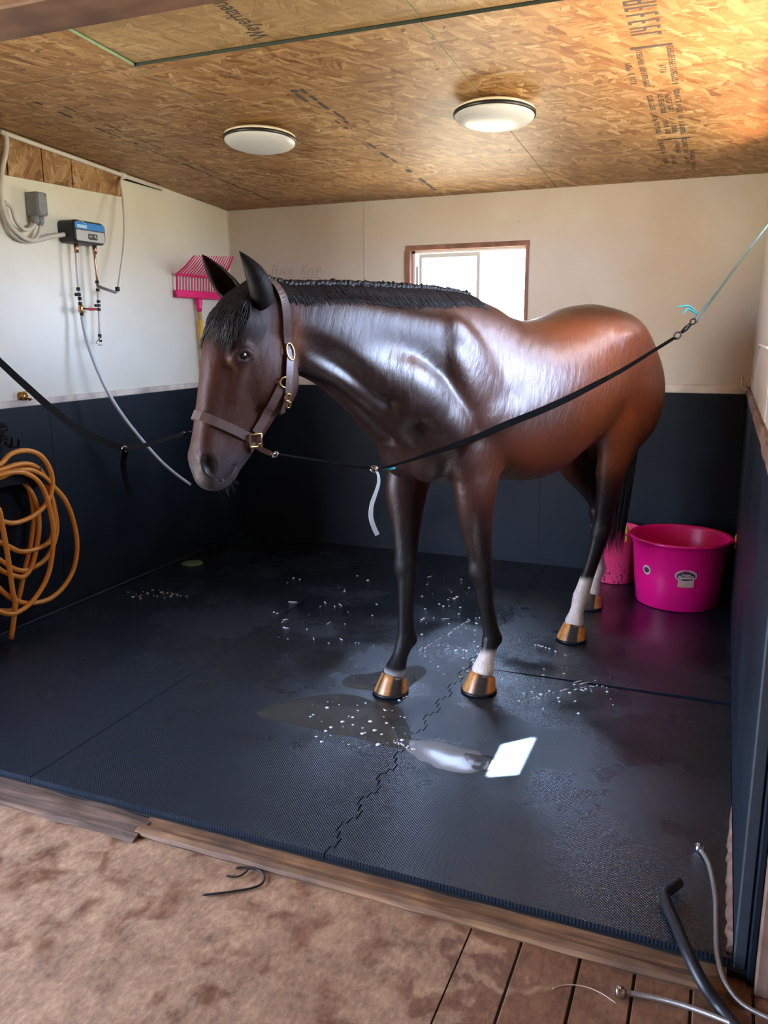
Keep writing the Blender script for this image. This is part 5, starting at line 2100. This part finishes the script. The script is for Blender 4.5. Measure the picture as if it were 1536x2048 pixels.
M_ORANGE = simple('orange_hose_rubber', (.82, .33, .045), .38, var=.08, scale=8)
coils = [
    ([(-60, 960), (-30, 930), (0, 928), (22, 908), (53, 901), (81, 911), (100, 939), (105, 971), (94, 1005), (69, 1030), (34, 1045), (4, 1042), (-40, 1020)], .13),
    ([(-40, 1020), (-70, 980), (-40, 950), (0, 940), (30, 930), (58, 928), (82, 942), (98, 976), (107, 1016), (108, 1055), (99, 1082), (78, 1096), (44, 1103), (14, 1091), (-40, 1060)], .10),
    ([(-40, 1060), (-78, 990), (-40, 955), (0, 948), (30, 938), (60, 938), (84, 955), (102, 990), (112, 1030), (113, 1065), (100, 1105), (76, 1130), (40, 1141), (0, 1120), (-50, 1080)], .075),
    ([(-50, 1080), (-82, 1000), (-40, 962), (0, 955), (30, 943), (62, 940), (90, 955), (107, 973), (130, 1000), (146, 1040), (154, 1086), (149, 1132), (130, 1170), (102, 1196), (68, 1206), (34, 1202), (0, 1178), (-50, 1120)], .12),
    ([(-50, 1120), (-75, 1010), (-40, 965), (0, 952), (25, 950), (48, 962), (62, 992), (67, 1040), (60, 1096), (48, 1145), (34, 1208), (10, 1222), (-40, 1200)], .06),
    ([(-40, 1200), (-70, 1060), (-40, 975), (5, 955), (40, 958), (70, 1000), (78, 1055), (68, 1118), (52, 1150), (30, 1152), (-10, 1130)], .085),
    ([(-10, 1130), (-60, 1050), (-50, 980), (0, 950), (50, 946), (85, 975), (104, 1040), (106, 1090), (96, 1150), (70, 1196), (40, 1222), (8, 1226), (-45, 1190), (-60, 1100), (-40, 1030), (-6, 1015), (6, 1060), (15, 1110), (25, 1180), (30, 1212), (26, 1260)], .145),
]
pts = []
d_prev = .11
for px, d in coils:
    n = len(px)
    for i, (x, y) in enumerate(px):
        if pts and i == 0:
            continue
        w = min(1.0, i / 3)
        pts.append(wl(x, y, .02 + d_prev + (d - d_prev) * w))
    d_prev = d
p_ = pts[-1]
pts[-1] = Vector((p_.x - .02, p_.y, .02))
tag(MB().tube(curve_pts(pts, 6), .0135, 10).build('garden_hose', M_ORANGE), 'coiled orange rubber hose hanging on the left wall', 'hose')

# round green disc on the mat
c = at(385, 1128, Z=0)
e = empty('floor_disc', c)
MB().lathe([(.075, .001), (.075, .007), (.070, .010), (.02, .010), (.018, .012), (0, .012)], c, (0, 0, 1), 28).build('cover', simple('dull_green_plastic', (.10, .20, .12), .6), e)
tag(e, 'dull green round disc on the mat by the back left corner', 'disc')

# pencil writing on the back wall
WR = empty('wall_writing', (-3.0, YB, 2.0))
M_PENCIL = simple('pencil_grey', (.30, .28, .25), .9)


def scribble(strokes, ox, oz, sc, parent, name):
    mb = MB()
    for st_ in strokes:
        P = [Vector((ox + (x + .18 * y) * sc, YB - .0008, oz + y * sc)) for x, y in st_]
        mb.strap(P, .0032, .0008, (.5, 0, .86)) if len(P) > 1 else None
    return mb.build(name, M_PENCIL, parent)


GL = {'P': [[(0, -.25), (0, 1)], [(0, 1), (.45, .95), (.5, .65), (.3, .5), (0, .48)]], 'L': [[(0, .8), (0, 0), (.4, 0)]],
      'E': [[(.4, .75), (.05, .75), (0, 0), (.4, 0)], [(.02, .4), (.33, .4)]], 'A': [[(0, 0), (.2, .8), (.42, 0)], [(.08, .3), (.36, .3)]],
      'S': [[(.4, .7), (.2, .8), (.05, .62), (.32, .35), (.3, .08), (.02, .05)]], 'K': [[(0, 0), (0, 1)], [(.42, .95), (0, .45)], [(.08, .5), (.45, 0)]]}


def word(w, ox, oz, sc, gap):
    st_ = []
    x = 0
    for i, ch in enumerate(w):
        k = 1.25 if i == 0 else .85
        st_ += [[(x + a * k, b_ * k) for a, b_ in s] for s in GL[ch]]
        x += (.62 if i == 0 else .55) * gap
    return scribble(st_, ox, oz, sc, WR, 'word')


word('PLEASE', -3.195, 2.030, .056, .98)
word('KEEP', -2.945, 2.022, .060, 1.20)
scribble([[(0, 0), (3, .06), (6.0, .1)]], -3.19, 2.005, .03, WR, 'underline')
scribble([[(0, 0), (3, .04), (5.6, -.02)]], -2.955, 2.003, .03, WR, 'underline')
scribble([[(0, .3), (.4, 1), (.8, .2), (1.2, .9), (1.6, .3), (2.1, .9), (2.4, .2)], [(3, .9), (3.1, .1), (3.6, .8), (4, .2), (4.3, .9), (4.9, .8)]], -3.165, 1.925, .05, WR, 'word')
tag(WR, 'pencilled PLEASE KEEP in underlined capitals on the back wall above the neck', 'writing')

# ================================================================== buckets
M_TUB = simple('magenta_plastic', (.78, .004, .19), .32, var=.05, scale=6)
M_BKT = simple('coral_pink_plastic', (.80, .05, .16), .4, var=.05)
M_ROPE = simple('yellow_rope', (.70, .48, .05), .7, var=.2, scale=90)
l_, r_ = at(1275, 1083, Z=.385), at(1470, 1070, Z=.385)
rad = (l_ - r_).length / 2
c = (l_ + r_) / 2
rad *= .90
c = Vector((-.166, c.y - .035, 0))
e = empty('muck_tub', c)
k = rad / .32
prof = [(0, .012), (.245 * k, .012), (.252 * k, .0), (.258 * k, .008), (.275 * k, .16), (.296 * k, .36), (.300 * k, .365), (.302 * k, .392), (.318 * k, .396), (.322 * k, .404), (.318 * k, .412), (.300 * k, .410), (.292 * k, .395), (.268 * k, .15), (.245 * k, .022), (0, .020)]
MB().lathe(prof, c, (0, 0, 1), 56).build('tub', M_TUB, e)
for sgn in (-1, 1):
    d = Vector((c.y * sgn, -c.x * sgn, 0)).normalized()
    tn = Vector((-d.y, d.x, 0))
    h = c + d * (.322 * k)
    MB().box((-.5, -.5, -.5), (.5, .5, .5)).v
    lug = MB()
    gv, gf = box_geo((-.018, -.05, -.006), (.030, .05, .006), .004)
    lug.add([h + d * x + tn * y + Vector((0, 0, .398 + z)) for x, y, z in gv], gf)
    lug.build('lug', M_TUB, e)
    rp = curve_pts([h + d * .012 - tn * .03 + Vector((0, 0, .355)), h + d * .012 - tn * .03 + Vector((0, 0, .405)), h + d * .016 + Vector((0, 0, .432)), h + d * .012 + tn * .03 + Vector((0, 0, .405)), h + d * .012 + tn * .03 + Vector((0, 0, .350))], 5)
    MB().tube(rp, .009, 8).build('rope_handle', M_ROPE, e)
M_STK = simple('sticker_white', (.55, .42, .42), .5)
M_STKD = simple('sticker_black', (.05, .03, .04), .5)
M_STKP = simple('sticker_paper', (.52, .34, .26), .5)


def on_tub(px, py):
    """where the line of sight of this pixel meets the tub wall"""
    d = Vector(CF + CR * (px - 768.0) / FPX - CU * (py - 1024.0) / FPX)
    o = Vector((0, 0, CAM_H))
    t = (c - o).dot(Vector((d.x, d.y, 0))) / Vector((d.x, d.y, 0)).length_squared
    lo, hi = t - .12, t
    for _ in range(40):
        m_ = (lo + hi) / 2
        p = o + d * m_
        rr = (.258 + .105 * p.z) * k
        if Vector((p.x - c.x, p.y - c.y)).length > rr: lo = m_
        else: hi = m_
    return o + d * hi


def sticker(name, px, py, w, h, m, parent, lift=.0012, n=20, rect=False):
    p = on_tub(px, py)
    a0 = math.atan2(p.y - c.y, p.x - c.x)
    v = []
    for i in range(n):
        if rect:
            q = ((-1, -1), (1, -1), (1, 1), (-1, 1))
            tt = i / n * 4
            s0, s1 = q[int(tt)], q[(int(tt) + 1) % 4]
            u = s0[0] + (s1[0] - s0[0]) * (tt % 1); vv = s0[1] + (s1[1] - s0[1]) * (tt % 1)
        else:
            u, vv = math.cos(6.2832 * i / n), math.sin(6.2832 * i / n)
        z = p.z + vv * h / 2
        rr = (.258 + .105 * z) * k + lift
        an = a0 + u * (w / 2) / rr
        v.append((c.x + math.cos(an) * rr, c.y + math.sin(an) * rr, z))
    return pyd(name, v, [tuple(range(n))], m, parent)


stk = sticker('sticker', 1364, 1146, .090, .062, M_STKP, e, .0016, rect=True)
stk.location.z -= .018
sticker('emblem', 1364, 1139, .125, .075, M_STK, e, .0022)
sticker('emblem', 1364, 1140, .105, .055, M_STKD, e, .0030)
for dz, ww in ((.010, .05), (.0, .085), (-.012, .06)):
    s_o = sticker('lettering', 1364, 1140, ww, .007, M_STK, e, .0038, rect=True)
    s_o.location.z += dz
sticker('emblem', 1317, 1135, .058, .058, M_STK, e, .0022)
sticker('emblem', 1317, 1135, .040, .034, M_STKD, e, .0030)
tag(e, 'big magenta muck tub with yellow rope handles in the back right corner', 'tub')
TUBC, TUBR = c.copy(), .322 * k

b = at(1238, 1176, Z=0)
bd = Vector((b.x, b.y, 0)).normalized()
c2 = Vector((-.572, 5.388, 0))

e = empty('bucket', c2)
prof = [(0, .01), (.118, .01), (.122, 0), (.126, .008), (.150, .295), (.156, .298), (.157, .345), (.164, .348), (.166, .355), (.160, .358), (.152, .35), (.145, .28), (.118, .018), (0, .016)]
MB().lathe(prof, c2, (0, 0, 1), 40).build('pail', M_BKT, e)
MB().tube([c2 + Vector((math.cos(a) * .163, math.sin(a) * .163, .335 - .05 * math.sin((a - .9) / 2.5 * 3.14))) for a in [.9 + 2.5 * i / 24 for i in range(25)]], .003, 6).build('bail', M_STEEL, e)
rg = random.Random(4)
va = math.atan2(-c2.y, -c2.x)
mb = MB()
for i in range(70):
    z = abs(rg.gauss(.04, .05)) + .012
    if z > .20: continue
    an = va + rg.uniform(-1.3, 1.4)
    rr = .126 + .084 * z
    s = rg.uniform(.002, .005); hh = s * rg.uniform(1, 3)
    d = Vector((math.cos(an), math.sin(an), 0)); tn = Vector((-d.y, d.x, 0))
    p = c2 + d * (rr + .0008) + Vector((0, 0, z))
    mb.add([p - tn * s, p - Vector((0, 0, hh)), p + tn * s, p + Vector((0, 0, hh))], [(0, 1, 2, 3)])
tag(mb.build('mud_specks', M_DARK, e), kind='stuff')
tag(e, 'small coral pink bucket splashed with mud behind the tail, beside the tub', 'bucket')

# ------------------------------------------------------------------ right wall bits
e = empty('wall_hook', at(1490, 775, Y=YB))
p = at(1484, 756, Y=YB - .02)
pts = curve_pts([at(1484, 757, Y=YB - .004), at(1484, 757, Y=YB - .022), at(1483, 768, Y=YB - .024), at(1486, 778, Y=YB - .025), at(1492, 780, Y=YB - .026), at(1499, 774, Y=YB - .028)], 6)
MB().tube(pts, .005, 8).build('hook', simple('white_enamel', (.85, .82, .78), .25), e)
MB().lathe([(.012, 0), (.010, .006)], at(1484, 757, Y=YB), (0, -1, 0), 12).build('plate', M_CREAM_TRIM, e)
tag(e, 'little white J-shaped hook in the back right corner above the rubber', 'hook')

M_SPLASH = simple('cream_splash_panel', (.66, .58, .47), .3)
M_WTRIM = simple('white_edge_trim', (.95, .94, .92), .3)
e = empty('splash_panel', (XR, 4.2, ZR + .05))
out = [(2.62, ZR + .052), (5.28, ZR + .052), (5.18, 1.42), (4.52, 1.528), (4.40, 1.54), (2.62, 1.54)]
out = [(y, min(z, RW_Z0 - .02) if y < RW_Y1 + .05 else z) for y, z in out]
out = [(3.36, ZR + .052), (5.28, ZR + .052), (5.18, 1.42), (4.52, 1.528), (4.40, 1.54), (3.36, 1.545)]
v = [(XR - .004, y, z) for y, z in out] + [(XR - .0005, y, z) for y, z in out]
n = len(out)
pyd('sheet', v, [tuple(range(n)), tuple(range(n, 2 * n))[::-1]] + [(i, n + i, n + (i + 1) % n, (i + 1) % n) for i in range(n)], M_SPLASH, e)
MB().tube(curve_pts([(XR - .006, 5.27, ZR + .07), (XR - .006, 5.18, 1.42), (XR - .007, 4.90, 1.468), (XR - .008, 4.55, 1.522), (XR - .009, 4.44, 1.538), (XR - .009, 4.2, 1.543), (XR - .009, 3.37, 1.545)], 6), [.0025] * 13 + [.003] * 6 + [.0065] * 18, 8).build('edge_trim', M_WTRIM, e)
tag(e, 'cream splash panel with a white edge on the right wall', 'panel')

# ================================================================== things lying on the aisle floor
zf = ZF + .004
M_TWIG = simple('black_twine', (.010, .008, .008), .6)
P = [at(x, y, Z=zf + .003) for x, y in ((405, 1790), (450, 1785), (500, 1777), (524, 1767), (529, 1752), (518, 1740), (500, 1736), (485, 1735), (472, 1736))]
Q = [at(x, y, Z=zf + .004) for x, y in ((452, 1752), (475, 1753), (488, 1747), (497, 1738))]
e = empty('twine_scrap', P[3])
MB().tube(curve_pts(P, 6), .0035, 8).build('strand', M_TWIG, e)
MB().tube(curve_pts(Q, 6), .0030, 8).build('strand', M_TWIG, e)
tag(e, 'crooked piece of black twine lying on the floor in front of the sill', 'twine')


def braid_mat():
    m, nt, b = new_mat('braided_steel')
    b.inputs['Base Color'].default_value = (.42, .40, .37, 1)
    b.inputs['Metallic'].default_value = .8
    b.inputs['Roughness'].default_value = .38
    tc = N(nt, 'TexCoord')
    w = N(nt, 'TexWave')
    w.inputs['Scale'].default_value = 120
    w.inputs['Distortion'].default_value = 2
    L(nt, tc.outputs['Object'], w.inputs['Vector'])
    bp = N(nt, 'Bump')
    bp.inputs['Strength'].default_value = .5
    bp.inputs['Distance'].default_value = .001
    L(nt, w.outputs['Fac'], bp.inputs['Height'])
    L(nt, bp.outputs[0], b.inputs['Normal'])
    return m


M_BRAID = braid_mat()


def braided(px, label):
    pts = [at(x, y, Z=z) for x, y, z in px]
    e = empty('braided_hose', pts[0])
    cp = curve_pts(pts, 8)
    MB().tube(cp, .0072, 10).build('hose', M_BRAID, e)
    d = (cp[0] - cp[4]).normalized()
    MB().lathe([(.008, -.012), (.011, -.006), (.0145, -.004), (.0150, .014), (.011, .016), (.009, .012)], cp[0], d, 8).build('nut', M_CHROME, e)
    return tag(e, label, 'hose', 'braided steel hoses by the jamb')


braided([(1400, 1697, .012), (1418, 1730, .010), (1430, 1790, .009), (1432, 1850, .009), (1434, 1905, .008), (1448, 1960, -.01), (1480, 2005, -.035), (1536, 2036, -.045), (1620, 2070, -.05)], 'braided steel hose reaching onto the mat beside the right wall')
braided([(1243, 1984, ZF + .016), (1290, 1992, ZF + .012), (1340, 2003, ZF + .011), (1400, 2022, ZF + .011), (1470, 2050, ZF + .011), (1560, 2090, ZF + .011)], 'braided steel hose lying on the floor boards at the bottom edge')
M_BHOSE = simple('black_rubber_hose', (.010, .011, .013), .45)
pts = [at(1358, 1765, Z=.03), at(1345, 1775, Z=.034), at(1330, 1787, Z=.032), at(1334, 1808, Z=.030), at(1352, 1850, Z=.022), at(1375, 1905, Z=.018), at(1405, 1965, Z=-.005), at(1440, 2015, Z=-.035), at(1475, 2060, Z=-.04), at(1530, 2120, Z=-.04)]
tag(MB().tube(curve_pts(pts, 8), [.015] * 12 + [.0165] * 61, 12).build('rubber_hose', M_BHOSE), 'black rubber hose with a bent end lying over the sill', 'hose')
pts = [at(x, y, Z=ZF + .004) for x, y in ((1105, 1977), (1130, 1970), (1165, 1972), (1200, 1985), (1232, 2006))]
tag(MB().tube(curve_pts(pts, 6), .0014, 6).build('straw', simple('pale_straw', (.50, .38, .27), .6)), 'thin pale straw curved on the dark floor boards', 'straw')

# ================================================================== halter and cross ties
def hpx(x, y, t):
    """the point in the horse's plane 't to its left' that pixel (x, y) shows, as (s, t, z)"""
    d = CF + CR * (x - 768.0) / FPX - CU * (y - 1024.0) / FPX
    o = np.array([0, 0, CAM_H])
    k = np.dot(HO + HL * t - o, HL) / np.dot(d, HL)
    q = o + d * k - HO
    return float(q @ HA), t, float(q[2])


def skin(x, y):
    """where the line of sight of pixel (x, y) meets the coat"""
    d = Vector(CF + CR * (x - 768.0) / FPX - CU * (y - 1024.0) / FPX).normalized()
    h = BODY_BVH.ray_cast(Vector((0, 0, CAM_H)), d)
    return h[0], h[1]


def near_skin(p, lift):
    q, n, i, d = BODY_BVH.find_nearest(Vector(p))
    return q + n * lift, n


M_LEATHER = simple('brown_leather', (.105, .066, .058), .42, var=.18, scale=40, bump=.15)
M_STRAPB = simple('black_webbing', (.0025, .0025, .003), .85, spec=.06, var=.2, scale=200, bump=.3)
halter = empty('halter', hw(1.6, 0, 1.4))
tag(halter, 'brown leather halter with brass fittings on the horse\'s head', 'halter')


def leather(pts, w, name, lift=.006, snap=True, sub=5, th=.005, parent=None):
    cp = curve_pts(pts, sub)
    P, S = [], []
    for i, p in enumerate(cp):
        if snap:
            q, n = near_skin(p, lift)
        else:
            q, n = Vector(p), near_skin(p, 0)[1]
        P.append(q); S.append(n)
    # smooth the normals
    S2 = []
    for i in range(len(P)):
        a = sum((S[j] for j in range(max(0, i - 2), min(len(S), i + 3))), Vector()).normalized()
        t = (P[min(i + 1, len(P) - 1)] - P[max(i - 1, 0)]).normalized()
        S2.append(a.cross(t).normalized())
    return MB().strap(P, w, th, S2).build(name, M_LEATHER, parent or halter)


def H(s, t, z):
    return hw(s, t, z)


# noseband all round the nose
nb = [(500, 878), (480, 870), (450, 858), (425, 848), (405, 839)]
nbp = [skin(x, y)[0] for x, y in nb]
nose_c = hw(1.655, 0, 1.288)
loop = []
for q in range(25):
    an = math.radians(146 - 292 * q / 24)
    d = Vector(HA) * (.894 * math.cos(an)) + Vector((0, 0, .447 * math.cos(an))) + Vector(HL) * math.sin(an)
    d.normalize()
    hit_ = BODY_BVH.ray_cast(nose_c, d)
    loop.append(hit_[0] + d * .006)
S_ = []
for i in range(len(loop)):
    t_v = (loop[min(i + 1, 24)] - loop[max(i - 1, 0)]).normalized()
    S_.append(t_v.cross((loop[i] - nose_c).normalized()).normalized())
MB().strap(loop, .032, .006, S_).build('noseband', M_LEATHER, halter)
# cheek straps
ck = [skin(x, y)[0] for x, y in ((510, 866), (528, 836), (547, 800), (562, 768))]
leather(ck, .032, 'cheek_strap')
leather([H(1.59, -.055, 1.27), H(1.54, -.075, 1.36), H(1.48, -.09, 1.45)], .026, 'cheek_strap')
# crown strap over the poll
cr = [skin(x, y)[0] for x, y in ((575, 752), (575, 725), (574, 690), (573, 655), (570, 620), (562, 592))]
leather(cr + [H(1.475, .02, 1.80), H(1.475, -.03, 1.79), H(1.45, -.075, 1.70), H(1.45, -.09, 1.58), H(1.47, -.09, 1.47)], .030, 'crown_strap', lift=.009)
leather([skin(575, 712)[0], skin(574, 735)[0], skin(573, 770)[0], skin(572, 785)[0]], .032, 'billet', lift=.013)
# throat strap and chin strap
th = [skin(572, 790)[0], skin(567, 806)[0]]
leather([skin(573, 785)[0], skin(570, 800)[0], skin(563, 816)[0], H(1.46, .02, 1.345), H(1.46, -.03, 1.345), H(1.47, -.075, 1.42)], .020, 'throat_strap', lift=.010)
chin0 = skin(506, 884)[0]
chin = [chin0, H(1.585, .035, 1.215), H(1.575, 0, 1.205), H(1.585, -.035, 1.215), H(1.60, -.055, 1.25)]
leather(chin, .020, 'chin_strap', lift=.008)


def brass_ring(px, py, rx, ry, lift, name, tube=.0032, sq=False):
    p, n = skin(px, py)
    c_ = p + n * lift
    up = Vector((0, 0, 1))
    up = (up - n * up.dot(n)).normalized()
    sd = n.cross(up)
    if sq:
        pts = [c_ + sd * a * rx + up * b_ * ry for a, b_ in ((-1, -1), (0, -1), (1, -1), (1, 0), (1, 1), (0, 1), (-1, 1), (-1, 0))]
    else:
        pts = ring_pts(c_, n, rx, 22, sd, ry)
    return MB().tube(pts, tube, 8, closed=True).build(name, M_BRASS, halter), c_, n


brass_ring(574, 705, .019, .029, .016, 'buckle')
brass_ring(566, 764, .021, .018, .012, 'ring')
brass_ring(571, 793, .013, .013, .014, 'snap', .003)
brass_ring(572, 806, .009, .011, .016, 'snap', .003)
brass_ring(508, 880, .022, .022, .012, 'square_ring', .0042, True)
o_, rc, rn = brass_ring(513, 890, .012, .012, .015, 'ring', .003)

# leather tab from the chin to the clip of the right cross tie
dN = depth_of(rc)
tabA, tabB = atd(508, 888, dN - .01), atd(541, 907, dN - .005)
MB().strap([tabA, tabA.lerp(tabB, .5) + Vector((0, 0, -.004)), tabB], .018, .008, CU).build('tab', M_LEATHER, halter)

# --- right cross tie
AN = at(1540, 444, X=XR - .012)
dA = depth_of(AN)
tie = empty('cross_tie', AN)


def tie_depth(x):
    u = (x - 541) / (1540 - 541)
    return dN + (dA - dN) * u


def tp(x, y, dd=0.0):
    return atd(x, y, tie_depth(x) + dd)


M_TWINE = simple('teal_baler_twine', (.10, .21, .24), .6, var=.25, scale=60)
M_TEAL = simple('bright_teal_twine', (.02, .38, .48), .5)
for off in (-4, 4):
    MB().tube(curve_pts([AN, tp(1480, 523 + off * .3), tp(1430, 590 + off * .6), tp(1391 + off * .5, 641 + off)], 5), .0042, 6).build('twine', M_TWINE, tie)
for q in (((1394, 628), (1378, 612), (1354, 614)), ((1394, 628), (1376, 618), (1366, 628))):
    MB().tube(curve_pts([tp(*z) for z in q], 4), [.004, .004, .004, .004, .004, .004, .004, .003, .002], 6).build('twine_end', M_TEAL, tie)
d_ = (tp(1388, 640) - tp(1360, 668)).normalized()
MB().tube(ring_pts(tp(1386, 643), Vector(CF).cross(d_).cross(d_), .016, 16, d_, .011), .004, 8, closed=True).build('snap_eye', M_IRON, tie)
MB().tube([tp(1381, 648), tp(1372, 657), tp(1364, 664)], [.008, .011, .008], 10).build('snap_body', M_IRON, tie)
MB().tube(ring_pts(tp(1355, 671), Vector(CF).cross(d_).cross(d_), .020, 16, d_, .013), .004, 8, closed=True).build('ring', M_IRON, tie)
sp = [tp(x, y) for x, y in ((1350, 675), (1300, 706), (1250, 737), (1200, 764), (1140, 795), (1080, 822), (1020, 846), (960, 872), (900, 894), (850, 911), (800, 927), (764, 936))]
cp = curve_pts(sp, 4)
n = len(cp)
wd, sd = [], []
for i in range(n):
    u = i / (n - 1)
    face = .45 + .55 * math.sin(3.1416 * min(1, max(0, (u - .05) / .9))) ** 2      # the webbing twists along its length
    if u > .72: face = max(.18, face * (1 - (u - .72) * 2.6))
    an = math.acos(min(1, face))
    wd.append(.028)
    sd.append(Vector(CU) * math.cos(an) + Vector(CF) * math.sin(an))
MB().strap(cp, wd, .003, sd).build('webbing', M_STRAPB, tie)
K = tp(750, 937)
MB().tube(ring_pts(tp(748, 938), CF, .012, 14), .003, 8, closed=True).build('ring', M_CHROME, tie)
MB().tube([tp(757, 936), tp(750, 937), tp(742, 936)], .005, 8).build('slide', M_CHROME, tie)
MB().tube(curve_pts([tp(768, 938), tp(776, 937), tp(786, 936), tp(790, 933)], 4), [.003] * 6 + [.008] * 4 + [.008, .006, .003], 6).build('teal_knot', M_TEAL, tie)
lw = curve_pts([tp(742, 936), tp(700, 932), tp(640, 922), tp(590, 914), tp(558, 909)], 4)
MB().strap(lw, .018, .003, [Vector(CU) * .35 + Vector(CF) * .9] * len(lw)).build('webbing_end', M_STRAPB, tie)
MB().tube(ring_pts(tp(550, 909), CF, .011, 14, None, .008), .0028, 8, closed=True).build('clip', M_CHROME, tie)
MB().tube([tp(541, 907), tp(546, 908), tp(553, 907)], [.003, .005, .004], 8).build('bolt', M_CHROME, tie)
hp = [tp(752, 941), tp(757, 952), tp(757, 968), tp(750, 990), tp(743, 1012), tp(742, 1035), tp(748, 1055), tp(755, 1070)]
M_GREYSTRAP = simple('grey_strap', (.42, .46, .48), .5)
hc = curve_pts(hp, 4)
m_ = len(hc)
MB().strap(hc, .018, .0025, [(Vector(CR) * (.35 + .6 * i / m_) + Vector(CF) * (.9 - .7 * i / m_)) for i in range(m_)]).build('strap_tail', M_GREYSTRAP, tie)
MB().lathe([(.02, 0), (.02, .006), (.008, .012)], AN + Vector((.012, 0, 0)), (-1, 0, 0), 12).build('wall_plate', M_STEEL, tie)
tag(tie, 'black cross tie with teal twine running from the right wall to the halter', 'strap', 'cross ties')

# --- left cross tie
pR, nR = near_skin(H(1.63, -.065, 1.268), .012)
AN2 = Vector((XL + T + .004, 2.72, 1.78))
tie2 = empty('cross_tie', AN2)
d0, d1 = depth_of(pR), depth_of(AN2)


def tq(x, y):
    u = (372 - x) / (372 + 120)
    return atd(x, y, d0 + (d1 - d0) * u)


MB().tube(ring_pts(tq(374, 864), Vector((0, 0, 1)), .012, 14), .003, 8, closed=True).build('clip', M_IRON, tie2)
sp = curve_pts([tq(370, 866), tq(340, 876), tq(300, 888), tq(262, 896), tq(250, 897)], 4)
MB().strap(sp, .022, .003, [Vector(CU) * .75 + Vector(CF) * .65] * len(sp)).build('webbing_end', M_STRAPB, tie2)
MB().tube(ring_pts(tq(250, 898), CF, .010, 14), .003, 8, closed=True).build('ring', M_CHROME, tie2)
sp = curve_pts([tq(250, 897), tq(222, 889), tq(190, 876), tq(155, 857), tq(125, 835), tq(90, 806), tq(60, 779), tq(30, 752), tq(0, 724), tq(-50, 680), AN2], 4)
n = len(sp)
MB().strap(sp, .030, .003, [(Vector(CU) * (.5 + .5 * min(1, i / 14)) + Vector(CF) * (.8 - .6 * min(1, i / 14))) for i in range(n)]).build('webbing', M_STRAPB, tie2)
hp = curve_pts([tq(251, 900), tq(246, 925), tq(249, 955), tq(257, 990)], 4)
MB().strap(hp, .026, .0025, [Vector(CR) * .6 + Vector(CF) * .7] * len(hp)).build('strap_tail', M_STRAPB, tie2)
MB().lathe([(.02, 0), (.02, .006), (.008, .012)], Vector((XL, AN2.y, AN2.z)), (1, 0, 0), 12).build('wall_plate', M_STEEL, tie2)
tag(tie2, 'black webbing cross tie sagging from the left wall to the halter', 'strap', 'cross ties')
